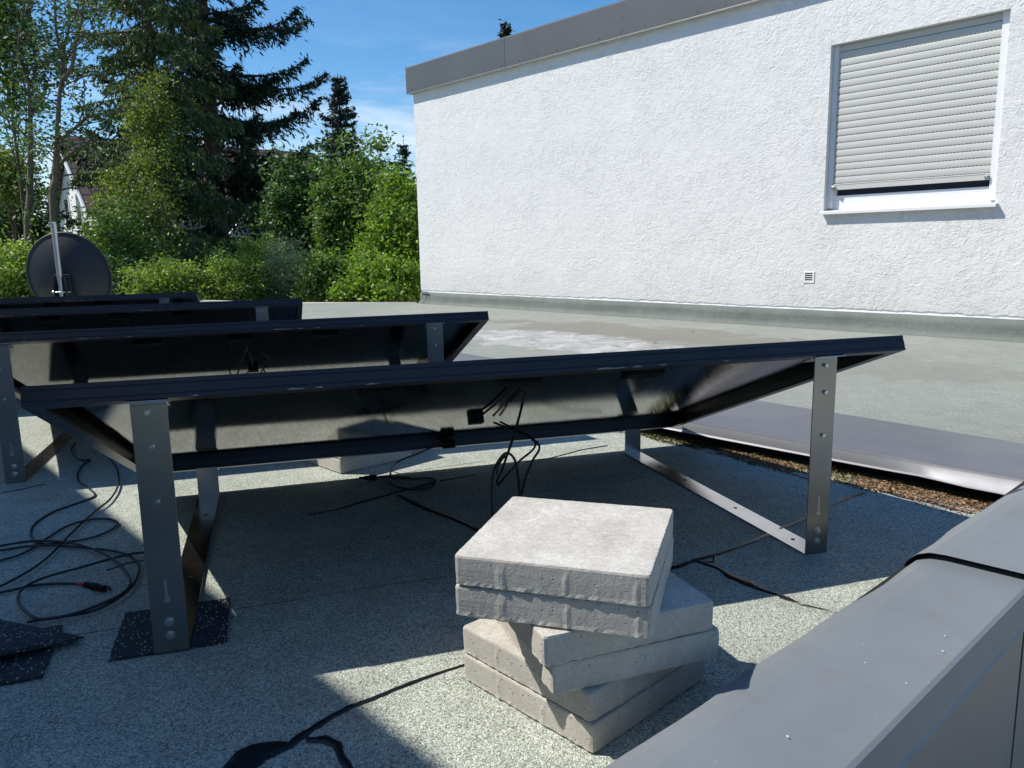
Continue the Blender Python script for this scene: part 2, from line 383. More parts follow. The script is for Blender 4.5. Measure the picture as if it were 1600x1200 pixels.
def mat_cap(col=(0.195,0.215,0.232), name='weathered_sheet_metal'):
    k = NT(name); o = k.obj()
    c = k.mix(1.0, col, k.ramp(k.noise(2.4, 5, 0.6), [(0.25,0.88),(0.75,1.10)]), 'MULTIPLY')
    sm = k.ramp(k.noise(7, 6, 0.7, 1.2, v=k.map(o, scale=(1,2.2,1))), [(0.52,0.0),(0.72,1.0)])
    c = k.mix(k.math('MULTIPLY', k.n('ShaderNodeRGBToBW', {'Color': sm}).outputs[0], 0.35), c, (0.17,0.155,0.15))
    fl = k.n('ShaderNodeTexVoronoi', {'Vector': o, 'Scale': 55.0}, feature='F1')
    dot = k.math('MULTIPLY', k.math('LESS_THAN', fl.outputs['Distance'], 0.07), k.math('GREATER_THAN', k.n('ShaderNodeSeparateColor', {'Color': fl.outputs['Color']}).outputs[0], 0.86))
    c = k.mix(k.math('MULTIPLY', dot, 0.5), c, (0.5,0.5,0.48))
    dst = k.ramp(k.noise(1.4, 4, 0.6, 0.5), [(0.45,0.0),(0.75,1.0)])
    c = k.mix(k.math('MULTIPLY', k.n('ShaderNodeRGBToBW', {'Color': dst}).outputs[0], 0.25), c, (0.33,0.34,0.34))
    r = k.n('ShaderNodeMapRange', {'Value': k.noise(9, 5, 0.7), 'To Min': 0.42, 'To Max': 0.58}).outputs[0]
    h = k.math('ADD', k.noise(4, 3), k.math('MULTIPLY', k.noise(1.7, 2), 1.5))
    return k.set(color=c, rough=r, metal=0.2, normal=k.bump(h, 0.12, 0.006))
CAPM = mat_cap(); KERBM = mat_cap((0.135,0.14,0.16), 'slate_sheet_metal')
FASCIA = mat_simple('dark_fascia_metal', (0.115,0.115,0.112), 0.42, 0.35, 0.10, 1.2, 0.08, 3)
FASCIA2 = mat_simple('grey_fascia_metal', (0.22,0.22,0.21), 0.35, 0.5, 0.10, 1.2, 0.08, 3)
BRIGHT = mat_simple('bare_sheet_metal', (0.22,0.225,0.24), 0.5, 0.35, 0.10, 3, 0.25, 4)
TAR = mat_simple('bitumen', (0.012,0.012,0.014), 0.36, 0, 0.2, 20, 0.4, 90)
WHITE = mat_simple('white_paint', (0.73,0.735,0.735), 0.5, 0, 0.03)
SHUT = mat_simple('shutter_grey', (0.515,0.51,0.475), 0.45, 0, 0.03)
GLASS = mat_simple('dark_glass', (0.02,0.024,0.045), 0.05, 0, 0.05)
DARK = mat_simple('dark_void', (0.01,0.01,0.012), 0.9)
GALV = mat_simple('galvanised_pipe', (0.55,0.57,0.58), 0.35, 0.9, 0.15, 30)
DISHM = mat_simple('dish_paint', (0.020,0.025,0.036), 0.5, 0, 0.08)
MOSS = mat_leaf('moss', (0.06,0.055,0.018), (0.13,0.115,0.035), (0.20,0.18,0.06), 0.1, 0.9)
DEBRIS = mat_leaf('dry_debris', (0.16,0.09,0.05), (0.34,0.21,0.13), (0.50,0.36,0.24), 0.05, 0.9)
HWALL = mat_simple('house_render', (0.78,0.74,0.72), 0.9)
TILES = mat_roof_tiles()
BOUNCE = mat_simple('bounce_plane_pale', (0.34,0.33,0.30), 0.9, 0, 0.15, 3)  # pale grey for the added light-bouncing plane
GRASS = mat_simple('lawn', (0.05,0.075,0.025), 0.95, 0, 0.4, 1.0)

# ------------------------------------------------------------------ setting
def poly_plane(name, pts, mat, z):
    return MB().add([(p[0], p[1], z) for p in pts], [tuple(range(len(pts)))]).build(name, mat)
g = poly_plane('ground', [(-400,-200),(400,-200),(400,600),(-400,600)], GRASS, -3.2); tag(g, kind='structure')
tp = [W0 for W0 in ()]
# the flat roof: slab with the far edge seen beyond the panels
ROOF = [(-1.25,10.80),(-3.05,11.25),(-10.0,15.4),(-15.5,16.5),(-15.5,-3.0),(5.0,-3.0)]
def W(a, b, z=0.0): return OW + WD*a - WB_*b + ZZ*z
te = MB().add([tuple(W(8.39,9,-1.1)),tuple(W(20,9,-1.1)),tuple(W(20,-8,-1.1)),tuple(W(8.39,-8,-1.1))],[(0,1,2,3)]).build('bounce_plane', BOUNCE); tag(te, kind='structure')  # unseen pale plane added outside the parapet to bounce light onto the fascia
pr = [W(8.2,8.4), W(8.2,0.0), W(-0.05,0.0)] + [Vector((x,y,0)) for x,y in ROOF[1:3]] + [Vector((-16,19,0)), Vector((-20,8,0)), W(-4,8.4)]
n_ = len(pr)
mb = MB(); vs = [(p.x,p.y,0.0) for p in pr] + [(p.x,p.y,-3.2) for p in pr]
mb.add(vs, [tuple(range(n_-1,-1,-1)) if False else tuple(range(n_))])
mb.add(vs, [(i,(i+1)%n_,n_+(i+1)%n_,n_+i) for i in range(n_)])
roof = mb.build('flat_roof', FELT); tag(roof, 'green grey mineral felt flat roof crossed by black tar seams', None, None, 'structure')
b_ = bpy.data.meshes
# roof edge trim at the far side
mb = MB()
for p, q in ((Vector((-1.3,10.83,0)), Vector((-3.05,11.27,0))), (Vector((-3.05,11.27,0)), Vector((-10,15.42,0))), (Vector((-10,15.42,0)), Vector((-16,19,0)))):
    d = (q-p).normalized(); nrm = Vector((-d.y,d.x,0))
    if nrm.y < 0: nrm = -nrm
    mb.tube([p+nrm*0.02-ZZ*0.012, q+nrm*0.02-ZZ*0.012], 0.022, 8, 0)
mb.build('roof_edge', FASCIA, roof)

# felt upstand against the wall (coved)
def wall_empty(name, **k):
    return empty(name, OW, WR)
mb = MB(); prof = [(0,0.150),(-0.004,0.150),(-0.006,0.09),(-0.009,0.045),(-0.018,0.020),(-0.04,0.008),(-0.07,0.0015)]
N = 60
for i in range(N+1):
    a = 10.2*i/N - 0.01
    for j, (y, z) in enumerate(prof):
        w_ = 0.004*math.sin(a*3.1+j)*(1 if 1 < j < 6 else 0) + (0.003*math.sin(a*7+1) if j <= 1 else 0)
        mb.v.append((a, y - 0.006 + (0.006 if j == 0 else 0) + w_, z + (w_ if j < 3 else 0)))
P_ = len(prof)
for i in range(N):
    for j in range(P_-1): mb.f.append((i*P_+j, (i+1)*P_+j, (i+1)*P_+j+1, i*P_+j+1))
up = mb.build('felt_upstand', FELTU, None, smooth=True)
up.parent = roof; up.location = OW; up.rotation_euler[2] = WR
mb = MB()                                    # end flap with a vertical lap joint and tar
mb.tube([(0.17,-0.032,0.150),(0.18,-0.036,0.10),(0.175,-0.050,0.05),(0.15,-0.10,0.012)], 0.004, 6)
mb.tube([(0.02,-0.026,0.152),(0.12,-0.030,0.155),(0.2,-0.028,0.150)], 0.006, 6)
o = mb.build('tar_joint', TAR, roof, smooth=True); o.location = OW; o.rotation_euler[2] = WR

# tar seams on the felt
def ribbon(pts, name='tar_seam', z=0.0028, wob=0.55, seed=0):
    rnd = random.Random(seed); P = [(onz(x, y, 0), w) for x, y, w in pts]
    fine = []
    for i in range(len(P)-1):
        (p, w0), (q, w1) = P[i], P[i+1]; k = max(2, int((q-p).length/0.012))
        for j in range(k): t = j/k; fine.append((p.lerp(q, t), w0+(w1-w0)*t))
    fine.append(P[-1]); mb = MB(); n = len(fine); ph = rnd.random()*9
    for i, (p, w) in enumerate(fine):
        d = (fine[min(i+1,n-1)][0]-fine[max(i-1,0)][0]).normalized(); s = Vector((-d.y,d.x,0))
        a = w*(1+wob*(math.sin(i*0.17+ph)*0.7+math.sin(i*0.53+ph)*0.3+rnd.uniform(-0.35,0.35))); b = w*(1+wob*(math.sin(i*0.13+2*ph)*0.7+math.sin(i*0.41+ph)*0.3+rnd.uniform(-0.35,0.35)))
        off = s*0.003*math.sin(i*0.21+ph)
        mb.v += [tuple(p+off+s*a*0.5+ZZ*0.0008), tuple(p+off+s*a*0.25+ZZ*z), tuple(p+off-s*b*0.25+ZZ*z), tuple(p+off-s*b*0.5+ZZ*0.0008)]
    for i in range(n-1):
        for j in range(3): mb.f.append((4*i+j, 4*(i+1)+j, 4*(i+1)+j+1, 4*i+j+1))
    return mb.build(name, TAR, roof, smooth=True)
ribbon([(372,1206,.03),(392,1186,.040),(425,1172,.034),(455,1166,.018),(475,1150,.018),(510,1126,.016),(545,1105,.016),(600,1083,.014),(640,1068,.014),(690,1052,.007),(730,1040,.004)], seed=1, z=0.003)
ribbon([(478,1160,.012),(505,1158,.022),(525,1165,.022),(535,1185,.018),(552,1206,.014)], seed=2, z=0.0035)
ribbon([(1035,895,.020),(1060,886,.022),(1090,874,.018),(1130,862,.013),(1180,846,.013),(1240,818,.013),(1290,795,.011),(1330,776,.016),(1350,770,.006)], seed=3)
ribbon([(1088,878,.012),(1120,888,.016),(1143,902,.030),(1172,911,.034),(1190,920,.018),(1215,928,.012),(1232,935,.018),(1250,945,.003),(1292,955,.002),(1310,962,.004),(1340,972,.002)], seed=4)
ribbon([(1010,676,.010),(1060,690,.014),(1100,706,.016),(1135,713,.012),(1165,716,.014),(1200,728,.016),(1262,748,.018),(1300,752,.020),(1360,762,.018),(1410,776,.020),(1450,784,.022),(1490,797,.020),(1518,803,.010)], seed=5)
ribbon([(480,806,.004),(530,796,.010),(570,783,.014),(610,772,.014),(640,765,.010),(690,752,.008),(740,742,.006)], seed=6)
ribbon([(622,774,.012),(650,786,.018),(675,797,.016),(700,808,.014),(740,826,.012),(790,850,.01)], seed=7)
ribbon([(820,722,.004),(860,716,.006),(905,704,.006),(950,697,.004)], seed=8)
ribbon([(1120,870,.010),(1118,880,.008),(1100,880,.006)], seed=9)
ribbon([(0,771,.004),(30,766,.003),(70,757,.003)], seed=10)
ribbon([(400,770,.0018),(520,754,.002),(640,738,.0018),(760,720,.0015)], seed=12, z=0.0012)
ribbon([(0,1010,.0015),(160,985,.0016),(330,958,.0016),(520,928,.0016),(700,900,.0015)], seed=13, z=0.0012)
ribbon([(165,892,.003),(200,880,.003),(225,876,.003)], seed=11)

# ------------------------------------------------------------------ upper storey with rendered wall
bld = empty('upper_storey_building', OW, WR)
tag(bld, 'white rough rendered upper storey with dark metal roof edge and a shuttered window', 'building')
ZB, ZT, WA0, WA1, WZ0, WZ1 = 0.168, 2.72, 5.62, 6.87, 0.965, 2.25
AEND = 10.2
def wall_grid(mb, a0, a1, z0, z1, y):
    mb.add([(a0,y,z0),(a1,y,z0),(a1,y,z1),(a0,y,z1)], [(0,1,2,3)])
mb = MB()                                    # plaster face with opening, ragged bottom edge
wall_grid(mb, 0, WA0, 0.22, ZT, 0); wall_grid(mb, WA1, AEND, 0.22, ZT, 0); wall_grid(mb, WA0, WA1, 0.22, WZ0, 0); wall_grid(mb, WA0, WA1, WZ1, ZT, 0)
n = 500
def ragged(a): return 0.176 + 0.003*math.sin(a*2.3) + 0.002*math.sin(a*9.7+1) + 0.0025*math.sin(a*37) + random.uniform(-0.003,0.003)
base = len(mb.v)
for i in range(n+1):
    a = AEND*i/n; z = ragged(a)
    mb.v += [(a,0.0,0.22),(a,0.0,z),(a,0.014,z)]
for i in range(n):
    b = base+3*i; mb.f += [(b+1,b+4,b+3,b),(b+2,b+5,b+4,b+1)]
# jambs, lintel
D = 0.115
mb.add([(WA0,0,WZ0),(WA0,D,WZ0),(WA0,D,WZ1),(WA0,0,WZ1)], [(0,1,2,3)]); mb.add([(WA1,0,WZ0),(WA1,D,WZ0),(WA1,D,WZ1),(WA1,0,WZ1)], [(3,2,1,0)])
mb.add([(WA0,0,WZ1),(WA0,D,WZ1),(WA1,D,WZ1),(WA1,0,WZ1)], [(0,1,2,3)])
# side and back
mb.add([(0,0,0.17),(0,7,0.17),(0,7,ZT),(0,0,ZT)], [(0,1,2,3)]); mb.add([(0,7,0.17),(AEND,7,0.17),(AEND,7,ZT),(0,7,ZT)], [(0,1,2,3)])
mb.add([(AEND,0,0.17),(AEND,7,0.17),(AEND,7,ZT),(AEND,0,ZT)], [(3,2,1,0)])
mb.build('rendered_wall', PLASTER, bld)
MB().box(0.004,AEND-0.004,0.013,6.99,-3.2,0.3).build('wall_base', WHITE, bld)
MB().box(0.003,AEND,0.008,0.0125,0.150,0.20).box(0.0,AEND,-0.004,0.008,0.150,0.156).build('base_strip', WHITE, bld)
# roof edge flashing: separate lapped sheets with rivets, drip
OV = 0.062
edge = MB(); seams = [-OV, 0.38, 1.85, 3.55, 5.3, 7.1, 8.9, AEND+0.1]
for i in range(len(seams)-1):
    y = -OV - 0.0022*(i % 2)
    a0, a1 = seams[i] - (0.02 if i else 0), seams[i+1]
    edge.prism([(y,2.716),(y,3.035),(y+0.02,3.052),(0.30,3.02),(0.30,3.012),(y+0.025,3.040),(y+0.004,3.03),(y+0.004,2.716)], 0, a0, a1)
    edge.prism([(y+0.001,2.712),(y-0.008,2.708),(y-0.010,2.712),(y,2.722)], 0, a0, a1)
edge.box(-OV-0.003,-OV-0.0005,-OV,0.3,2.72,3.05)
islands(edge, 'flashing_sheet', FASCIA, bld, 0.0015)
MB().box(-OV+0.002,AEND+0.1,-OV+0.006,6.99,2.722,2.735).build('soffit_board', WHITE, bld)
rv = MB()
a = 0.05
while a < AEND:
    rv.cyl((a,-OV-0.002,2.755),(a,-OV-0.006,2.755),0.006,8); a += 0.29
for s in seams[1:-1]:
    for z in (2.78,2.9,3.0): rv.cyl((s-0.012,-OV-0.002,z),(s-0.012,-OV-0.006,z),0.005,8)
islands(rv, 'rivet', FASCIA, bld)
MB().box(0.3-0.001,AEND,0.301,6.9,2.9,3.0).build('roof_deck', FELT, bld)
# window
win = empty('window', (0,0,0), 0, bld)
fr = MB(); 
fr.box(WA0+0.0,WA1,D-0.03,D+0.03,WZ0,WZ0+0.085); fr.box(WA0,WA0+0.06,D-0.03,D+0.03,WZ0+0.085,WZ1); fr.box(WA1-0.06,WA1,D-0.03,D+0.03,WZ0+0.085,WZ1)
fr.box(WA0+0.06,WA1-0.06,D-0.028,D+0.03,WZ0+0.085,WZ0+0.12); fr.box(WA0+0.06,WA1-0.06,D-0.03,D+0.03,WZ1-0.06,WZ1)
fr.build('frame', WHITE, win, 0.003)
MB().box(WA0+0.06,WA1-0.06,D-0.005,D+0.002,WZ0+0.12,WZ1-0.06).build('pane', GLASS, win)
YS = 0.060                                   # shutter plane
g = MB()
for x0, x1 in ((WA0+0.001,WA0+0.040),(WA1-0.058,WA1-0.001)):
    g.box(x0,x1,YS-0.012,D-0.031,WZ0+0.02,WZ1-0.002)
islands(g, 'guide_rail', WHITE, win, 0.002)
sl = MB(); pitch = 0.0535; z = WZ1 - 0.003; k = 0; zb = 1.18
slot = MB()
while z - pitch > zb - 0.01:
    top = z; bot = z - pitch + 0.0045; prof = []
    for j in range(7):
        t = j/6; prof.append((YS - 0.0028*math.sin(PI*t)**0.8, top + (bot-top)*t))
    prof += [(YS+0.006, bot), (YS+0.006, top)]
    sl.prism(prof, 0, WA0+0.041, WA1-0.059)
    sl.box(WA0+0.041, WA1-0.059, YS+0.001, YS+0.005, bot-0.0046, bot-0.0001)
    x = WA0+0.05
    while x < WA1-0.08:
        slot.box(x, x+0.018, YS-0.0012, YS+0.0008, bot-0.0042, bot-0.0003); x += 0.026
    z -= pitch
sho = sl.build('roller_shutter', SHUT, win); join_in(sho, slot, DARK)
zbar = z
bar = MB().box(WA0+0.041,WA1-0.059,YS-0.010,YS+0.008,zbar-0.048,zbar-0.001)
bar.box(WA0+0.041,WA1-0.059,YS-0.013,YS-0.010,zbar-0.008,zbar-0.003)
bar.build('shutter_bar', SHUT, win, 0.0015)
for xs in (WA0+0.055, WA1-0.075):
    MB().box(xs-0.014,xs+0.014,YS-0.03,YS-0.0105,zbar-0.044,zbar-0.016).cyl((xs,YS-0.03,zbar-0.036),(xs,YS-0.036,zbar-0.036),0.009,12).build('stopper', BOLT, win, 0.002)
MB().prism([(D-0.031,WZ0+0.006),(D-0.031,WZ0-0.002),(-0.045,WZ0-0.014),(-0.045,WZ0-0.030),(-0.049,WZ0-0.030),(-0.049,WZ0-0.008)], 0, WA0-0.015, WA1+0.022).build('window_sill', WHITE, win, 0.001)
sc_ = MB()
for x in np.linspace(WA0+0.1, WA1-0.1, 6): sc_.cyl((x,D-0.031,WZ0+0.012),(x,D-0.036,WZ0+0.012),0.006,8)
islands(sc_, 'drain_cap', WHITE, win)
# vent
vt = empty('wall_vent', (0,0,0), 0, bld)
va, vz, s = 5.522, 0.425, 0.048
MB().box(va-s,va+s,-0.006,0.004,vz+s*0.72,vz+s).box(va-s,va+s,-0.006,0.004,vz-s,vz-s*0.72).box(va-s,va-s*0.68,-0.006,0.004,vz-s*0.72,vz+s*0.72).box(va+s*0.68,va+s,-0.006,0.004,vz-s*0.72,vz+s*0.72).build('vent_frame', WHITE, vt, 0.001)
lv = MB()
for k in range(4):
    zc = vz - s*0.54 + k*s*0.36
    lv.prism([(-0.003,zc-0.006),(0.003,zc+0.005),(0.0045,zc+0.005),(-0.0015,zc-0.007)], 0, va-s*0.68, va+s*0.68)
islands(lv, 'louvre', WHITE, vt)
MB().box(va-s*0.7,va+s*0.7,-0.0012,-0.0004,vz-s*0.74,vz+s*0.74).build('vent_opening', DARK, vt)

# the neighbouring storey behind the camera, whose roof edge throws the broad shade over the left of the roof
HB = 2.9; BE = 5.75 + 0.574*HB
nb = empty('shading_storey_building', OW, WR)
tag(nb, 'white rendered storey behind the viewer whose roof edge shades the near left of the roof', 'building')
MB().box(-4,9.6,-BE-6,-BE-0.07,-3.2,HB-0.3).build('rendered_wall', PLASTER, nb)
MB().box(-4.07,9.67,-BE-6,-BE,HB-0.32,HB).build('roof_edge_flashing', FASCIA, nb)

# ------------------------------------------------------------------ low kerb with metal cap between the two roof halves
kerb = empty('roof_divider', OW, WR)
tag(kerb, 'low kerb capped in grey lavender sheet metal running between solar panels and white wall', 'roof kerb')
ks = MB(); NA = 90
prof = [(-3.50,0.004),(-3.515,0.066),(-3.53,0.078),(-3.75,0.086),(-3.985,0.090),(-3.997,0.087),(-4.0,0.080),(-4.004,0.050),(-4.010,0.045),(-3.99,0.043),(-3.98,0.05)]
for i in range(NA+1):
    a = 2.2 + (8.24-2.2)*i/NA
    for j, (y, z) in enumerate(prof):
        dz = 0.0012*math.sin(a*2.7+j*0.4); dy = 0
        if j >= 7 and a > 7.8: dy = -0.016*math.sin(min(1,(a-7.8)/0.3)*PI*0.5)*(1+0.3*math.sin(a*30)); dz += 0.003*math.sin((a-7.8)*14)
        ks.v.append((a, y+dy+(0.075*(8.0-a) if j <= 2 else 0), z+dz))
P_ = len(prof)
for i in range(NA):
    for j in range(P_-1): ks.f.append((i*P_+j, (i+1)*P_+j, (i+1)*P_+j+1, i*P_+j+1))
ks.f.append(tuple(range(P_)))
kc = ks.build('metal_cap', KERBM, kerb); kc.data.materials.append(BRIGHT)
for p in kc.data.polygons:
    p.use_smooth = True
    c_ = p.center
    if c_.y < -3.999 and abs(p.normal.z) < 0.8: p.material_index = 1
kc.data.set_sharp_from_angle(angle=math.radians(25))
MB().box(2.25,8.2,-3.93,-3.53,-0.01,0.06).build('kerb_core', DARK, kerb)

# outer parapet: near piece, and the far piece that laps over it
par = empty('outer_parapet', OW, WR)
tag(par, 'outer parapet under wide blue grey metal capping running into the near right corner', 'parapet')
AI, AO, ZP = 8.185, 8.388, 0.130
def cap_piece(name, b0, b1, dz, wid=0.0, seed=0):
    rnd = random.Random(seed); mb = MB(); n = int(abs(b1-b0)/0.03)
    for i in range(n+1):
        b = b0+(b1-b0)*i/n
        wv = 0.0025*math.sin(b*9+seed)+0.002*math.sin(b*23)+rnd.uniform(-0.0008,0.0008)
        pr_ = [(AI-wid+wv-0.012, 0.02), (AI-wid+wv-0.012, 0.085+dz), (AI-wid+wv-0.006,0.100+dz), (AI+wv+0.010,0.118+dz),(AI+0.032,0.127+dz),(AI+0.06,ZP+dz),(AO-0.006,ZP+dz+0.002),(AO,ZP+dz-0.001),(AO+0.002+wid,0.070+dz),(AO+0.006+wid,0.064+dz),(AO-0.004,0.066+dz),(AO-0.004,ZP+dz-0.006)]
        sh = 0.022*(4.95-b) if b < 6 else -0.023
        for q_, (x, z) in enumerate(pr_): mb.v.append((x + (sh if q_ < 6 else 0), -b, z))
    P_ = len(pr_)
    for i in range(n):
        for j in range(P_-1): mb.f.append((i*P_+j, i*P_+j+1, (i+1)*P_+j+1, (i+1)*P_+j))
    if not wid: mb.f.append(tuple(range(P_))); mb.f.append(tuple(range(n*P_, n*P_+P_))[::-1])
    return mb
BJ = 4.83
ncap = cap_piece('cap', 8.2, BJ-0.03, -0.002, seed=1).build('metal_cap', CAPM, par)
cap_piece('cap', BJ, 0.2, 0.012, 0.003, seed=2).build('metal_cap', CAPM, par)
MB().box(AI-0.008,AO-0.006,-8.2,-0.2,-0.2,0.10).build('parapet_core', DARK, par)
MB().box(AO-0.010,AO-0.0055,-8.2,-BJ-0.005,-3.2,0.10).build('fascia_sheet', FASCIA2, par)
MB().box(AO-0.010,AO-0.004,-BJ-0.0,-0.2,-3.2,0.10).build('fascia_sheet', FASCIA2, par)
# bird lime spots on the cap
sp = MB()
for x, y in ((1351,1035),(1349,1007),(1476,993),(1473,1017),(1416,1067),(1475,870),(1230,1150)):
    p = onz(x, y, ZP+0.003); r = random.uniform(0.0008,0.0016); n = 8
    sp.add([tuple(p+Vector((math.cos(2*PI*k/n)*r*random.uniform(.7,1.3), math.sin(2*PI*k/n)*r*random.uniform(.7,1.3), 0))) for k in range(n)], [tuple(range(n))])
iw = (Matrix.Translation(OW) @ Matrix.Rotation(WR,4,'Z')).inverted()
sp.v = [tuple(iw @ Vector(v)) for v in sp.v]; join_in(ncap, sp, WHITE)

# ------------------------------------------------------------------ loose quads (leaves, moss, debris)
def quads(cen, nrm_spread, size, asp=0.5, rng=RNG, axis=None, fold=0.0):
    """cen (n,3), size scalar/array; returns verts, faces of rhombic leaves with random orientation"""
    n = len(cen); s = np.broadcast_to(np.asarray(size, float), (n,)).reshape(n,1)
    if axis is None:
        d = rng.normal(size=(n,3)); d[:,2] *= nrm_spread
    else: d = axis + rng.normal(size=(n,3))*nrm_spread
    d /= np.linalg.norm(d, axis=1, keepdims=True)+1e-9
    t = rng.normal(size=(n,3)); b = np.cross(d, t); b /= np.linalg.norm(b, axis=1, keepdims=True)+1e-9
    v = np.stack([cen - d*s*0.5, cen + b*s*asp*0.5 - d*s*0.05, cen + d*s*0.5, cen - b*s*asp*0.5 - d*s*0.05], 1).reshape(-1,3)
    return v
def quad_obj(name, v, mat, parent=None):
    me = bpy.data.meshes.new(name); n = len(v)//4
    me.vertices.add(len(v)); me.vertices.foreach_set('co', v.astype(np.float32).ravel())
    me.loops.add(4*n); me.loops.foreach_set('vertex_index', np.arange(4*n, dtype=np.int32))
    me.polygons.add(n); me.polygons.foreach_set('loop_start', np.arange(0,4*n,4,dtype=np.int32)); me.polygons.foreach_set('loop_total', np.full(n,4,dtype=np.int32))
    me.update(calc_edges=True); me.materials.append(mat)
    o = bpy.data.objects.new(name, me); C.objects.link(o)
    if parent: o.parent = parent
    return o
# moss strip along the kerb
mc = []
for i in range(9000):
    a = random.uniform(5.2, 8.17); w0 = 0.055 + 0.03*(0.5+0.5*math.sin(a*5.1)) + 0.02*math.sin(a*17+1) + (0.02 if a > 7.3 else 0)
    t = random.random()**1.1; b = 3.965 + t*max(w0,0.012)*1.15; h = 0.018*(1-t)*(0.6+0.4*math.sin(a*41)*math.sin(a*13))*random.random()
    mc.append(W(a, b, 0.002+max(h,0)))
mo = quad_obj('moss', quads(np.array([tuple(p) for p in mc]), 0.8, RNG.uniform(0.006,0.014,9000), 0.45), MOSS)
tag(mo, 'olive brown moss growing along the foot of the metal kerb', 'moss', None, 'stuff')
dc = []
while len(dc) < 7500:
    a = random.uniform(7.25, 8.17); lim = 4.0 + (0.13 if a > 7.75 else 0.06)*(1+0.5*math.sin(a*11)) + 0.05*max(0,a-7.8)*2
    b = 3.98 + abs(random.gauss(0, 1))*0.065 + random.random()*0.02
    if b > lim + 0.02: continue
    if 7.55 < a < 7.74 and random.random() < 0.85: continue
    dc.append(W(a, b, 0.002+random.random()*0.005))
do = quad_obj('dry_debris', quads(np.array([tuple(p) for p in dc]), 0.25, RNG.uniform(0.005,0.014,len(dc)), 0.35), DEBRIS)
tag(do, 'reddish brown dry needles and crumbs lying by the kerb near the parapet', 'debris', None, 'stuff')
# small dry leaves on the far roof
for (x, y, s, lb) in ((1023,537,0.045,'curled brown dry leaf lying on far roof before the white wall'),(1082,519,0.022,'tiny dark dry leaf lying on the roof close to wall foot')):
    p = onz(x, y, 0.0); me = MB(); n = 6
    for i in range(n+1):
        t = i/n; wdt = math.sin(PI*min(max(t,0.04),0.97))*0.32*s
        for j in (-1,0,1): me.v.append((s*(t-0.5), wdt*j, 0.004+abs(j)*0.25*s*math.sin(PI*t)+0.2*s*(t-0.3)**2))
    for i in range(n):
        for j in (0,1): me.f.append((3*i+j,3*i+3+j,3*i+4+j,3*i+1+j))
    o = me.build('dry_leaf', DEBRIS, loc=p, rotz=random.random()*3, smooth=True); tag(o, lb, 'leaf')

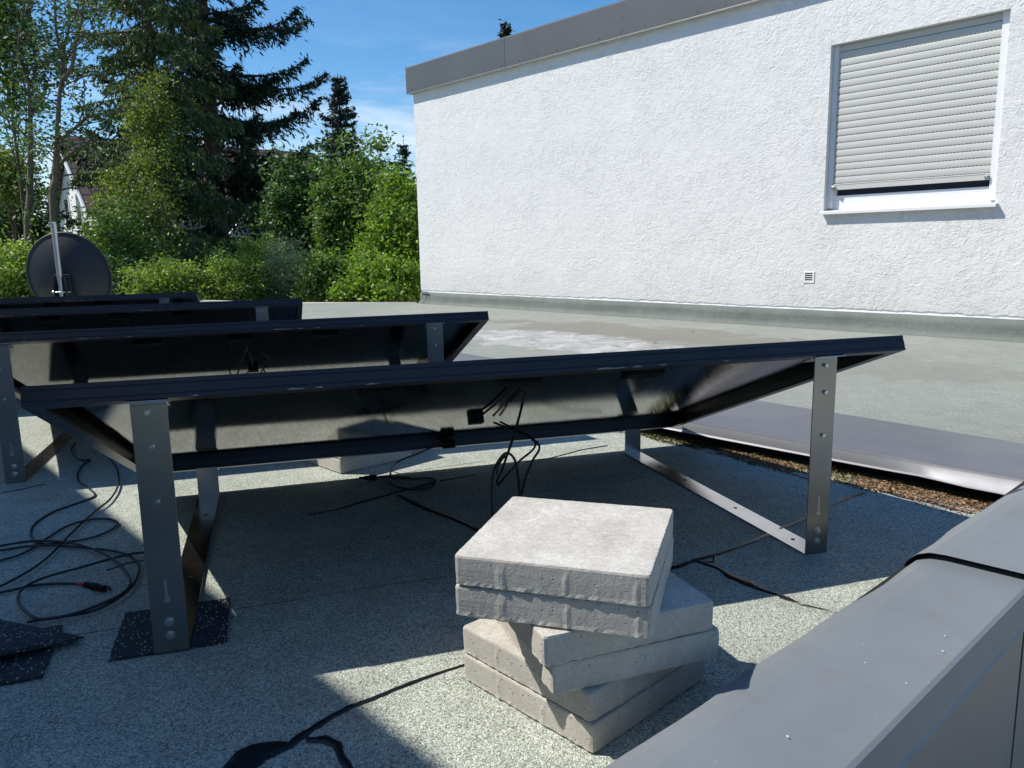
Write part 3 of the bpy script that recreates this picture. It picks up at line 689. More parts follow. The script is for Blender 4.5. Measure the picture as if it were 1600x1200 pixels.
# ------------------------------------------------------------------ solar panel
LP, WP, TL, ZF, TH = 1.7847, 1.130, 0.3690, 0.4723, 0.0351
ct, st_ = math.cos(TL), math.sin(TL)
def make_panel():
    root = empty('solar_panel', OP, PA)
    def tilt(o):                         # children modelled in the panel's own plane
        o.location = (0,0,ZF); o.rotation_euler = (-TL,0,0); return o
    fr = MB(); w = 0.012; fl = 0.028
    # rails: outer web + lower flange + upper lip; front rail with grooves
    gy = [0.0,0.0,0.0012,0.0012,0.0,0.0,0.0012,0.0012,0.0,0.0]; gz = [0.0,0.006,0.0065,0.0085,0.009,0.024,0.0245,0.0265,0.027,TH]
    fr.prism(list(zip(gy,gz)) + [(0.009,TH),(0.009,TH-0.0015),(0.003,TH-0.002),(0.003,0.002),(fl,0.002),(fl,0.0)], 0, 0.0, LP)
    fr.prism([(WP,0),(WP,TH),(WP-0.009,TH),(WP-0.009,TH-0.0015),(WP-0.003,TH-0.002),(WP-0.003,0.002),(WP-fl,0.002),(WP-fl,0)], 0, 0.0, LP)
    for x0, sg in ((0.0,1),(LP,-1)):
        X = lambda d: x0 + sg*d
        fr.prism([(X(0),0),(X(0),TH),(X(0.009),TH),(X(0.009),TH-0.0015),(X(0.003),TH-0.002),(X(0.003),0.0024),(X(fl),0.0024),(X(fl),0.0004)], 1, 0.0008, WP-0.0008)
    fro = tilt(fr.build('frame', BLACKAL, root))
    tilt(MB().box(0.0032,LP-0.0032,0.0032,WP-0.0032,TH-0.0075,TH-0.0045).build('back_sheet', BACK, root))
    tilt(MB().box(0.0095,LP-0.0095,0.0095,WP-0.0095,TH-0.0044,TH-0.0014).build('glass', CELLS, root))
    for x, y in ((0.60,0.16),(0.905,0.16),(1.20,0.16)):
        tilt(MB().box(x-0.045,x+0.045,y-0.022,y+0.022,TH-0.024,TH-0.0077).box(x-0.03,x+0.03,y-0.03,y+0.03,TH-0.017,TH-0.0078).build('junction_box', PLASTIC, root, 0.002))
    # scratches of bare metal on the front rail
    sc = MB()
    for x, l in ((0.42,0.03),(0.47,0.012),(0.56,0.02),(1.02,0.06),(1.10,0.02),(1.16,0.015),(0.26,0.012),(1.31,0.012)):
        z0 = 0.0005 if x < 0.9 else 0.0008
        sc.box(x,x+l,-0.0006,0.0004,z0,z0+0.0008)
        sc.box(x+0.005,x+0.005+l*0.4,-0.0006,0.0004,z0+0.0018,z0+0.0024)
    join_in(fro, sc, SCR)
    # plug hanging below the sheet
    for x, y, z in ((0.928,0.677,-0.0),):
        tilt(MB().box(x-0.020,x+0.020,y-0.016,y+0.016,0.008,0.0268).tube([(x-0.005,y-0.014,0.018),(x+0.002,y-0.12,0.022),(x-0.006,y-0.3,0.021),(x-0.02,y-0.5,0.023)],0.003,6).build('junction_plug', PLASTIC, root))
    for bx in (0.1585, 1.5536):
        br = empty('bracket', (bx,0.018,0), 0, root)
        BW = 0.0593; T = 0.003; HF = ZF - 0.004; DB = 0.975
        # upright with rounded top corner bent under the frame
        up_ = MB(); up_.prism([(0,0.0),(T,0.0),(T,HF-0.008),(0,HF-0.008)], 0, 0.0, BW)
        arc = [(0,HF-0.008),(0.001,HF-0.003),(0.004,HF+0.0)] ; inner = [(0.004+0.0,HF-0.003),(T+0.001,HF-0.005),(T,HF-0.008)]
        up_.prism(arc+[(0.045,HF-0.045*math.tan(TL)*0.98),(0.045,HF-0.003-0.045*math.tan(TL)*0.98)]+inner, 0, 0.0, BW)
        up_.prism([(-0.020,HF+0.003),(-0.020,HF+0.0055),(0.004,HF+0.0005),(0.003,HF-0.0015)], 0, 0.001, BW-0.001) if False else None
        up_.build('upright', STEEL, br, 0.0006)
        fb = MB(); fb.box(0,BW,T+0.0002,DB,0.0,T); fb.build('foot_bar', BARST, br, 0.0006)
        ru = MB(); zr = ZF - (DB+0.018)*math.tan(TL) - 0.002
        ru.prism([(DB,0.0),(DB+T,0.0),(DB+T,zr),(DB,zr)], 0, 0, BW)
        ru.prism([(DB+T,zr-T),(DB+0.05,zr-T-0.05*math.tan(TL)),(DB+0.05,zr-0.05*math.tan(TL)),(DB+T,zr)], 0, 0, BW)
        ru.build('rear_upright', STEEL, br, 0.0006)
        for z, rr in ((0.385,0.0045),(0.285,0.0045)):
            MB().cyl((BW*0.5,-0.0002,z),(BW*0.5,-0.006,z),rr,12).build('bolt', BOLT, br, 0.001)
        for z in (0.058,0.032):
            MB().cyl((BW*0.5,-0.0002,z),(BW*0.5,-0.0016,z),0.0085,16).cyl((BW*0.5,-0.0016,z),(BW*0.5,-0.006,z),0.0055,6).build('bolt', BOLT, br, 0.0005)
        MB().cyl((BW*0.45,-0.0002,HF-0.022),(BW*0.45,-0.007,HF-0.022),0.005,6).build('bolt', BOLT, br, 0.0005)
        MB().box(BW*0.5-0.0025,BW*0.5+0.0025,-0.0006,0.0,0.105,0.14).cyl((BW*0.5,0,0.1),(BW*0.5,-0.0008,0.1),0.006,10).build('slot', BARST, br)
        hl = MB()
        for y in (0.09,0.34,0.62,0.78): hl.cyl((BW*0.55,y,T),(BW*0.55,y,T+0.0006),0.005,12)
        islands(hl, 'hole', DARK, br)
        # clip plate shining at the frame's underside
        MB().box(-0.006,BW+0.004,-0.022,0.012,HF-0.0004,HF+0.0022).build('clip', BARST, br, 0.0015)
    return root
panel = make_panel()
plist = [panel]
STEP = U*-0.612 + V*1.36
for i in (1,2,3):
    c = copy_tree(panel); c.location = OP + STEP*i; plist.append(c)
    c.scale[2] = (1, 0.970, 0.962, 0.942)[i]
labs = ['nearest tilted solar panel, its high front rail crossing the picture above the block stack',
        'second solar panel from the viewer, its right end ending left of the far roof patch',
        'third solar panel from the viewer, thin dark strip behind the second panel',
        'farthest solar panel, directly below the satellite dish']
for p, l in zip(plist, labs): tag(p, l, 'solar panel', 'solar panels tilted in rows on steel brackets')
panel.location.z = 0.0062; panel.rotation_euler[1] = 0.0040

# ------------------------------------------------------------------ cables
ZC = 0.0035
def gp(pts, z=ZC, dz=None): return [onz(x, y, z) + ZZ*(0 if dz is None else dz[i]) for i, (x, y) in enumerate(pts)]
R_ = 0.0030
c1 = MB()
c1.tube(gp([(118,691),(111,703),(117,714),(128,719),(142,718)]), R_)
c1.tube(gp([(141,719),(128,728),(121,742),(124,753),(136,761),(146,769),(148,775),(138,780),(110,790),(85,799),(60,814),(48,829),(52,844),(70,850),(100,848)], 0.0035), R_)
c1.tube(gp([(-30,885),(0,876),(30,867),(57,853),(75,840),(105,822),(140,812),(170,811),(184,817),(175,827),(150,838),(112,846),(80,846)], 0.006), R_)
c1.tube(gp([(-30,862),(0,860),(50,853),(100,853),(140,857),(172,860),(200,867),(214,879),(217,893),(205,918),(175,941),(137,957),(83,965),(42,972)], 0.008), R_)
o = c1.build('cable', CABLEM, None, smooth=True); tag(o, 'black cable with a small drawn out loop left of the nearest bracket', 'cable', 'black solar cables lying on the roof')
c2 = MB()
c2.tube(gp([(170,716),(180,728),(185,742),(184,760),(172,780),(150,798),(125,820),(100,845),(75,870),(45,892),(0,916),(-40,930)], 0.010), R_)
c2.tube(gp([(-40,860),(0,853),(30,848),(60,845),(100,847),(140,856),(170,870),(190,886),(202,903),(202,916),(187,930),(150,947),(104,962),(62,967),(40,955),(28,938),(36,919),(71,902),(125,887),(167,875),(208,865),(240,863)], 0.0135), R_)
c2.tube(gp([(-40,932),(0,926),(50,915),(87,912),(122,912)], 0.006), R_)
r2 = empty('cable'); tag(r2, 'black cable whose large loop ends in a plug with red ring', 'cable', 'black solar cables lying on the roof')
c2.build('cable_sheath', CABLEM, r2, smooth=True)
a_, b_ = onz(121,912,0.006), onz(134,913,0.006); d_ = (onz(170,922,0.006)-b_)
MB().cyl(a_, b_, 0.0042, 10).build('red_ring', RED, r2)
cn = MB(); cn.cyl(b_, b_+d_*0.35, 0.007, 10); cn.cyl(b_+d_*0.35, b_+d_*0.5, 0.0085, 6); cn.cyl(b_+d_*0.5, b_+d_*0.8, 0.0075, 10, 0.0065)
sd_ = Vector((-d_.y,d_.x,0)).normalized()
for s in (-1,1): cn.tube([b_+d_*0.5+sd_*s*0.009, b_+d_*0.8+sd_*s*0.010, b_+d_*1.0+sd_*s*0.005], 0.0022, 6, 3)
cn.build('connector', PLASTIC, r2)
# cable below the nearest panel ending in a plug
def und(u, v, z=0.02): return OP + ZZ*ZF + U*u + (V*ct - ZZ*st_)*v + (V*st_+ZZ*ct)*z
r3 = empty('cable'); tag(r3, 'short black cable with plug under the middle of the nearest panel', 'cable', 'black solar cables lying on the roof')
c3 = MB()
c3.tube([und(0.93,1.10,0.015), at(687,694,2.48), at(650,710,2.45), at(625,720,2.42)] + gp([(611,735),(613,745),(637,748),(670,747),(683,752),(676,760),(653,765),(625,762),(610,754),(614,748),(640,746),(618,745),(589,746)], 0.004), R_)
c3.build('cable_sheath', CABLEM, r3, smooth=True)
p0, p1 = onz(589,746,0.009), onz(561,747,0.009); dd = p1-p0
MB().cyl(p0, p0+dd*0.45, 0.010, 10, 0.009).cyl(p0+dd*0.45, p0+dd*0.7, 0.007, 8).cyl(p0+dd*0.7, p1, 0.0045, 8).build('connector', PLASTIC, r3, 0.001)
MB().box(-0.022,0.022,-0.014,0.014,-0.012,0.012).build('connector', PLASTIC, r3, 0.003, loc=und(0.93,1.09,0.010), rotz=PA)
# hanging cable bunch
c4 = MB()
def A(x, y, d): return at(x, y, d)
c4.tube([und(0.905,0.20,0.02), A(820,608,1.74), A(814,640,1.80), A(803,680,1.85), A(791,715,1.90), A(783,738,1.95), A(776,752,2.0), A(779,758,2.03)], 0.0032)
c4.tube([A(779,758,2.03), A(790,744,2.03), A(810,722,2.05), A(836,690,2.10), und(1.0,0.75,0.02)], 0.0032)
c4.tube([und(1.02,0.75,0.02), A(840,692,2.08), A(832,720,2.02), A(822,745,1.98), A(814,778,1.93), A(812,800,1.9)], 0.0032)
c4.tube([A(770,800,1.78), A(769,775,1.80), A(772,735,1.83), A(784,713,1.86), A(794,708,1.87), A(804,718,1.88), A(809,740,1.89), A(812,770,1.90), A(813,800,1.9)], 0.0032)
c4.tube([A(781,745,1.9), A(776,735,1.9), A(781,722,1.9), A(789,712,1.88)], 0.0032)
c4.tube([A(770,800,1.78)] + [A(771,830,1.72), A(790,850,1.70), A(810,830,1.8), A(813,800,1.9)], 0.0032)
o = c4.build('cable', CABLEM, None, smooth=True); tag(o, 'black cable hanging in loops behind the stack of concrete slabs', 'cable', 'black solar cables lying on the roof')
# cable at the second panel
OP2 = OP + STEP
def und2(u, v, z): return und(u, v, z) + STEP
c5 = MB(); c5.tube([und2(0.93,0.2,0.0), und2(0.87,0.5,-0.05), und2(0.83,0.8,-0.06), und2(0.82,0.95,-0.02), und2(0.85,1.02,0.0), und2(0.90,1.0,-0.03)], R_)
c5.tube([und2(0.96,0.5,0.0), und2(0.99,0.8,-0.04), und2(0.96,0.95,-0.02), und2(0.93,0.98,0.0)], R_)
o = c5.build('cable', CABLEM, None, smooth=True); tag(o, 'thin black cable dangling under the second solar panel', 'cable', 'black solar cables lying on the roof')

# ------------------------------------------------------------------ rubber mats
def mat_piece(name, P, ang, s, t, label, curl=0.0, sy=None):
    sy = sy or s; n = 14; mb = MB()
    def zc(x, y): return curl*max(0, 1 - ((x/s)*0.9 + (y/sy)*0.2))**1.7 if curl else 0
    for k in (0, 1):
        for i in range(n+1):
            for j in range(n+1):
                x, y = s*i/n, sy*j/n; jt = random.uniform(-0.0006,0.0006) if 0 < i < n and 0 < j < n else 0
                ex = 0.0012*math.sin(j*2.2) if i in (0, n) else 0; ey = 0.0012*math.sin(i*1.9) if j in (0, n) else 0
                mb.v.append((x+ex, y+ey, 0.0005 + t*k + zc(x, y) + jt))
    M = (n+1)**2; idx = lambda i, j, k: k*M + i*(n+1)+j
    for i in range(n):
        for j in range(n):
            mb.f += [(idx(i,j,1),idx(i+1,j,1),idx(i+1,j+1,1),idx(i,j+1,1)), (idx(i,j,0),idx(i,j+1,0),idx(i+1,j+1,0),idx(i+1,j,0))]
    for i in range(n):
        mb.f += [(idx(i,0,0),idx(i+1,0,0),idx(i+1,0,1),idx(i,0,1)), (idx(i+1,n,0),idx(i,n,0),idx(i,n,1),idx(i+1,n,1)),
                 (idx(0,i+1,0),idx(0,i,0),idx(0,i,1),idx(0,i+1,1)), (idx(n,i,0),idx(n,i+1,0),idx(n,i+1,1),idx(n,i,1))]
    o = mb.build(name, RUBBER, None, loc=P, rotz=ang); tag(o, label, 'rubber mat', 'speckled rubber protection mats'); return o
mat_piece('rubber_mat', onz(170,1035), math.radians(17.5), 0.20, 0.0055, 'square speckled black rubber mat lying under the nearest bracket foot', sy=0.195)
mat_piece('rubber_mat', onz(75,1063)+Vector((-0.30,-0.10,0)), math.radians(20), 0.305, 0.007, 'lower flat speckled rubber mat at the left edge beneath a curled one', sy=0.20)
mm = MB(); n = 24                               # curled upper mat: tip to the right, lifted front edge
tip = onz(131,997,0.012)
for k in (0,1):
    for i in range(n+1):
        for j in range(n+1):
            s, t = i/n, j/n                     # s along the mat to the tip, t from front edge to back edge
            P = Vector((-0.42,0,0)).lerp(Vector((0,0,0)), s)
            x = -0.40*(1-s) ; y = 0.26*(t-0.0) - 0.02
            # rotate square so one corner is the tip
            q = Vector((-(1-s)*0.30, 0, 0)); a1 = math.radians(159); a2 = math.radians(218)
            pos = Vector((math.cos(a1),math.sin(a1),0))*(0.30*(1-s)) + Vector((math.cos(a2),math.sin(a2),0))*(0.30*(1-t))
            dist = (1-t)*0.30; ds = (1-s)*0.30
            z = 0.055*math.sin(min(PI, dist/0.30*PI*0.62))**1.2*(0.35+0.65*(1-s)) if True else 0
            z += 0.02*(1-s)*(1-t)
            mm.v.append(tuple(tip + pos + ZZ*(z - 0.004 + 0.007*k)))
M = (n+1)**2; idx = lambda i, j, k: k*M + i*(n+1)+j
for i in range(n):
    for j in range(n):
        mm.f += [(idx(i,j,1),idx(i,j+1,1),idx(i+1,j+1,1),idx(i+1,j,1)), (idx(i,j,0),idx(i+1,j,0),idx(i+1,j+1,0),idx(i,j+1,0))]
for i in range(n):
    mm.f += [(idx(i,0,0),idx(i,0,1),idx(i+1,0,1),idx(i+1,0,0)), (idx(i+1,n,0),idx(i+1,n,1),idx(i,n,1),idx(i,n,0)),
             (idx(0,i+1,0),idx(0,i+1,1),idx(0,i,1),idx(0,i,0)), (idx(n,i,0),idx(n,i,1),idx(n,i+1,1),idx(n,i+1,0))]
o = mm.build('rubber_mat', RUBBER, None, smooth=False); tag(o, 'upper speckled rubber mat at the left edge, curled up with pointed corner', 'rubber mat', 'speckled rubber protection mats')

# ------------------------------------------------------------------ concrete slabs
def slab(loc, ang, label, S=0.288, t=0.0478, seed=0, chips=((1,1),), group='concrete slabs stacked crosswise on the roof'):
    """local origin = near corner, x and y along the sides"""
    rnd = random.Random(seed); n = 46; ch = 0.0022; mb = MB()
    def ring(inset, z, jit):
        o = []
        for side in range(4):
            for i in range(n):
                f = i/n
                cr = 0.006
                p = {0:(f,0),1:(1,f),2:(1-f,1),3:(0,1-f)}[side]
                x = inset + p[0]*(S-2*inset); y = inset + p[1]*(S-2*inset)
                # round the vertical corners a little
                dx = min(x-inset, S-inset-x); dy = min(y-inset, S-inset-y)
                if dx < cr and dy < cr:
                    cx_ = inset+cr if x < S/2 else S-inset-cr; cy_ = inset+cr if y < S/2 else S-inset-cr
                    v = Vector((x-cx_, y-cy_)); 
                    if v.length > cr: v = v.normalized()*cr
                    x, y = cx_+v.x, cy_+v.y
                rib = 0.0010 if (side in (0,2) and any(abs(f-k) < 0.012 for k in (0.25,0.58,0.93))) or (side in (1,3) and any(abs(f-k) < 0.012 for k in (0.3,0.66))) else 0
                nx, ny = {0:(0,-1),1:(1,0),2:(0,1),3:(-1,0)}[side]
                j = rnd.uniform(-jit, jit)
                o.append((x + nx*(rib*(z < t-0.006)+j), y + ny*(rib*(z < t-0.006)+j), z + rnd.uniform(-jit,jit)*0.8))
        return o
    zs = [(0.0060,0.0,0.0010),(0.0004,0.0045,0.0008),(0.0006,0.010,0.00015),(0.0,0.028,0.0001),(0.0,t-ch-0.001,0.0001),(0.0012,t-ch+0.002,0.0003),(ch,t,0.0001)]
    for inset, z, jit in zs: mb.v += ring(inset, z, jit)
    N = 4*n
    for r in range(len(zs)-1):
        for i in range(N): mb.f.append((r*N+i, r*N+(i+1)%N, (r+1)*N+(i+1)%N, (r+1)*N+i))
    mb.f.append(tuple(range(N-1,-1,-1))); mb.f.append(tuple((len(zs)-1)*N+i for i in range(N)))
    o = mb.build('concrete_slab', CONC, None, loc=loc, rotz=ang, smooth=False); tag(o, label, 'concrete slab', group)
    return o
T = 0.0479
near = Vector((0.105,1.013,0.0))
slab(near, math.radians(43.2), 'bottom grey concrete slab of the near stack, lying on the felt', seed=1)
slab(near+Vector((-0.003,0.002,T)), math.radians(42.6), 'second slab from the bottom of the near stack, showing the moulded hollow corner', seed=2)
slab(Vector((0.048,1.009,2*T)), math.radians(20.2), 'third slab from the bottom of the near stack, turned across the bottom pair', seed=3, S=0.278)
slab(Vector((0.036,1.000,3*T)), math.radians(21.2), 'fourth slab of the near stack, its right corner lit beside the top pair', seed=4, S=0.281)
tl = Vector((-0.088,1.066,0)); ang = math.radians(-17.5)
slab(tl+Vector((-0.002,0.001,4*T)), ang+0.004, 'fifth slab of the near stack, directly below the topmost slab', seed=5, S=0.285)
slab(tl+Vector((-0.001,-0.001,5*T)), ang-0.006, 'topmost sunlit slab of the near stack with flat pale top', seed=6, S=0.281)
fn = Vector((-0.565,2.475,0))
for k, lb in enumerate(('lowest slab of the ballast pile half hidden behind the nearest panel', 'middle slab of the ballast pile half hidden behind the nearest panel', 'top slab of the ballast pile half hidden behind the nearest panel')):
    slab(fn+Vector((0.004*k,-0.003*k,k*T)), math.radians(43+1.2*k), lb, seed=10+k, group='ballast slabs behind the nearest panel')

# ------------------------------------------------------------------ satellite dish
dp = at(99, 432, 7.4)
dish = empty('satellite_dish', (dp.x, dp.y, 0)); tag(dish, 'round dark satellite dish seen from behind on a galvanised pole', 'satellite dish')
zc = dp.z; mb = MB(); nr, na = 10, 48; RD = 0.405
aim = Vector((0.02,1,0.12)).normalized(); ex = Vector((1,-0.02,0)).normalized(); ey = ex.cross(aim).normalized()
if ey.z < 0: ey = -ey
cen = Vector((0.0,0.10,zc))
for side in (0,1):
    for i in range(nr+1):
        r = RD*i/nr
        for k in range(na):
            t = 2*PI*k/na; dep = 0.10*((r/RD)**2-1) + (0.008 if side else 0)
            mb.v.append(tuple(cen + ex*math.cos(t)*r*0.98 + ey*math.sin(t)*r*1.0 + aim*dep))
S_ = (nr+1)*na
for side in (0,1):
    for i in range(nr):
        for k in range(na):
            q = (side*S_+i*na+k, side*S_+i*na+(k+1)%na, side*S_+(i+1)*na+(k+1)%na, side*S_+(i+1)*na+k)
            mb.f.append(q if side else q[::-1])
for k in range(na): mb.f.append((nr*na+k, nr*na+(k+1)%na, S_+nr*na+(k+1)%na, S_+nr*na+k))
mb.build('reflector', DISHM, dish, smooth=True)
rim = MB(); rim.tube([cen + ex*math.cos(2*PI*k/48)*RD*0.98 + ey*math.sin(2*PI*k/48)*RD*1.0 for k in range(49)], 0.010, 6, 0, False); rim.build('rim', DISHM, dish, smooth=True)
MB().cyl((0,-0.06,0.0),(0,-0.06,1.02),0.024,20).build('pole', GALV, dish, smooth=False)
MB().cyl((-0.012,-0.06,1.021),(-0.012,-0.06,1.035),0.03,16).build('pole_cap', GALV, dish)
MB().box(-0.075,0.075,-0.030,-0.005,zc-0.30,zc+0.02).box(-0.06,-0.05,-0.09,-0.03,zc-0.25,zc+0.0).box(0.05,0.06,-0.09,-0.03,zc-0.25,zc+0.0).build('mount_plate', DISHM, dish, 0.004)
cl = MB(); cl.tube([(-0.07,-0.03,zc-0.14),(-0.04,-0.09,zc-0.14),(0,-0.10,zc-0.14),(0.04,-0.09,zc-0.14),(0.07,-0.03,zc-0.14)], 0.007, 8)
cl.cyl((-0.08,-0.06,zc-0.14),(-0.05,-0.06,zc-0.14),0.014,6).cyl((0.05,-0.06,zc-0.14),(0.08,-0.06,zc-0.14),0.012,6)
cl.build('clamp', GALV, dish, smooth=False)
MB().box(-0.25,0.25,-0.3,0.2,0.0,0.05).build('base_plate', CONC, dish)

# ------------------------------------------------------------------ vegetation
GZ = -3.2
BARK = mat_bark('bark_brown', (0.10,0.075,0.05)); BARKL = mat_bark('bark_pale', (0.13,0.11,0.07))
SPR_D = mat_leaf('spruce_dark', (0.012,0.027,0.017), (0.024,0.046,0.025), (0.045,0.07,0.03), 0.10, 0.65)
SPR_G = mat_leaf('spruce_green', (0.047,0.081,0.034), (0.104,0.150,0.052), (0.208,0.254,0.078), 0.15, 0.6)
SPR_B = mat_leaf('spruce_blue', (0.018,0.034,0.030), (0.032,0.055,0.045), (0.055,0.080,0.062), 0.1, 0.6)
LF_Y = mat_leaf('leaf_yellow_green', (0.104,0.182,0.026), (0.182,0.299,0.039), (0.312,0.442,0.078), 0.38)
LF_G = mat_leaf('leaf_green', (0.065,0.124,0.029), (0.117,0.202,0.042), (0.221,0.312,0.085), 0.35)
LF_D = mat_leaf('leaf_deep', (0.036,0.081,0.029), (0.072,0.137,0.044), (0.130,0.208,0.072), 0.3)
LF_O = mat_leaf('leaf_olive', (0.085,0.125,0.028), (0.165,0.215,0.045), (0.29,0.32,0.08), 0.38)
LF_S = mat_leaf('leaf_silver', (0.13,0.17,0.10), (0.22,0.27,0.16), (0.36,0.41,0.28), 0.3)
LF_B = mat_leaf('leaf_bush', (0.11,0.17,0.03), (0.22,0.31,0.055), (0.40,0.48,0.15), 0.38)

def crown_points(rng, c, rx, ry, rz, nclump, per, cs, shell=0.55, droop=0.0):
    """clumps of leaf positions spread through an ellipsoid with an uneven outline"""
    d = rng.normal(size=(nclump,3)); d /= np.linalg.norm(d,axis=1,keepdims=True)
    rad = shell + (1.08-shell)*rng.random(nclump)**0.7
    rad = np.where(rng.random(nclump) < 0.09, rad*rng.uniform(1.08,1.28,nclump), rad)
    lump = 1 + 0.20*np.sin(d[:,0]*5+d[:,2]*4+rng.random()*6) + 0.13*np.sin(d[:,1]*9+d[:,2]*7)
    cc = np.array(c) + d*rad[:,None]*lump[:,None]*np.array([rx,ry,rz])
    pts = np.repeat(cc, per, 0); off = rng.normal(size=pts.shape)*np.array([cs,cs,cs*0.6])*np.repeat(rng.uniform(0.5,1.45,nclump), per)[:,None]
    out_ = np.repeat(d, per, 0)
    pts = pts + off; pts[:,2] -= droop*np.abs(rng.normal(size=len(pts)))*cs
    return pts, cc, out_
def branch_set(mb, base, cc, rng, r0, every=6, top=None):
    for k in range(0, len(cc), every):
        e = Vector(cc[k]); t = rng.uniform(0.25,0.85); b = base.lerp(top, t) if top else base
        if b.z > e.z + 0.3: b = Vector((b.x,b.y,max(base.z, e.z-0.5)))
        mid = b.lerp(e, 0.5) + Vector(rng.normal(size=3)*0.12*(e-b).length*0.5); mb.tube([b, mid, e], r0*0.28, 5, 3, True, r0*0.06)
def tree(name, label, px, py_top, py_bot, wpx, depth, mat, leaf=0.10, nclump=160, per=60, cs=0.22, seed=1, trunk=0.12, group=None, cat='tree', asp=0.5, shell=0.45, dep=0.8, every=7, bark=None, spread=0.7, droop=0.0, stems=1):
    rng = np.random.default_rng(seed); leaf *= 0.82; per = int(per*1.45)
    top = at(px, py_top, depth); bot = at(px, py_bot, depth); rx = wpx/2/FPX*depth
    cz = (top.z+bot.z)/2; rz = (top.z-bot.z)/2; x0 = (top.x+bot.x)/2
    root = empty(name, (x0, depth, GZ)); tag(root, label, cat, group)
    pts, cc, dr = crown_points(rng, (0,0,cz-GZ), rx, rx*dep, rz, nclump, per, cs, shell, droop)
    keep = pts[:,2] > 0.02; pts = pts[keep]
    v = quads(pts, spread, rng.uniform(leaf*0.6, leaf*1.25, len(pts)), asp, rng)
    quad_obj('foliage', v, mat, root)
    mb = MB(); topv = Vector((0,0,cz-GZ+rz*0.55))
    for s in range(stems):
        dx = Vector((rng.uniform(-0.25,0.25)*(stems>1)*rx*2, rng.uniform(-.2,.2)*(stems>1), 0))
        p = [dx*0.3, dx*0.5+Vector((0,0,topv.z*0.35)), dx*0.9+Vector((rng.uniform(-.1,.1)*rx,0,topv.z*0.7)), dx+topv]
        mb.tube(p, trunk, 8, 4, True, trunk*0.2)
    branch_set(mb, Vector((0,0,(cz-GZ)*0.5)), cc, rng, trunk, every, topv)
    mb.build('trunk', bark or BARK, root, smooth=True)
    return root

def spruce(name, label, px, py_base_z, top_z, half_w, depth, mat, seed, tiers=46, per_tier=7, twig=26, needle=0.13, up=0.25, cut=None, density=1.0, hang=0.35, group=None, bw=0.32):
    rng = np.random.default_rng(seed); b0 = at(px, 400, depth)
    root = empty(name, (b0.x, b0.y, GZ)); tag(root, label, 'spruce tree', group)
    Htot = top_z - GZ; mb = MB(); mb.tube([(0,0,0),(0.03,0,Htot*0.5),(0,0,Htot)], half_w*0.075+0.03, 10, 6, True, 0.015)
    cen = []; ax = []; sz = []
    z0 = py_base_z - GZ
    for t in range(tiers):
        f = (t+rng.uniform(-.3,.3))/tiers; z_ = z0 + (Htot-z0)*max(f,0)
        Lr = half_w*(1-f)**0.80*(1.0 if f > 0.06 else 0.85)+0.12
        for k in range(per_tier):
            an = 2*PI*(k+rng.uniform(-.35,.35))/per_tier + t*2.4
            Lb = Lr*rng.uniform(0.55,1.15); z = z_ + rng.normal()*(Htot-z0)/tiers*0.3
            dx = np.array([math.cos(an), math.sin(an), 0.0])
            npt = 7; prev = None; pts = []
            for j in range(npt+1):
                s = j/npt
                pts.append(Vector((dx[0]*Lb*s, dx[1]*Lb*s, z + Lb*(0.10*s - 0.62*s*s*(0.9) + up*1.9*s**3))))
            mb.tube(pts, 0.012+0.012*Lb, 4, 0, False, 0.004)
            nt_ = max(4,int(twig*Lb/half_w*density))
            side = np.array([-dx[1], dx[0], 0.0])
            for q in range(nt_):
                s = 0.12+0.88*((q+rng.random())/nt_); a = s*npt; i0 = min(int(a), npt-1); p = np.array(pts[i0].lerp(pts[i0+1], a-i0))
                tl_ = 0.21*Lb*(1.08-s)+0.10
                for sg in (-1,1):
                    # a side twig reaching outward, drooping
                    td = dx*rng.uniform(0.25,0.9) + side*sg*rng.uniform(0.4,1.0); td[2] = -hang*rng.uniform(0.3,1.6) + (0.25 if s > 0.85 else 0)
                    nn_ = max(3,int(tl_/needle*2.1))
                    for w_ in range(nn_):
                        r = (w_+rng.random())/nn_
                        cen.append(p + td*tl_*r + np.array([0,0,-hang*0.5*tl_*r*r]) + rng.normal(size=3)*0.02); ax.append(td + rng.normal(size=3)*0.45); sz.append(needle*rng.uniform(0.6,1.25))
    cen = np.array(cen); ax = np.array(ax); sz = np.array(sz); n = len(cen)
    # each twig spot: two thin needle blades
    v = np.concatenate([quads(cen, 0.25, sz, bw, rng, ax), quads(cen, 0.5, sz*0.85, bw*0.8, rng, ax + np.array([0,0,-0.35])), quads(cen + rng.normal(size=cen.shape)*sz[:,None]*0.3, 0.4, sz*0.7, bw, rng, ax + np.array([0,0,-0.9])*hang)])
    quad_obj('foliage', v, mat, root); mb.build('trunk', BARK, root, smooth=True)
    return root

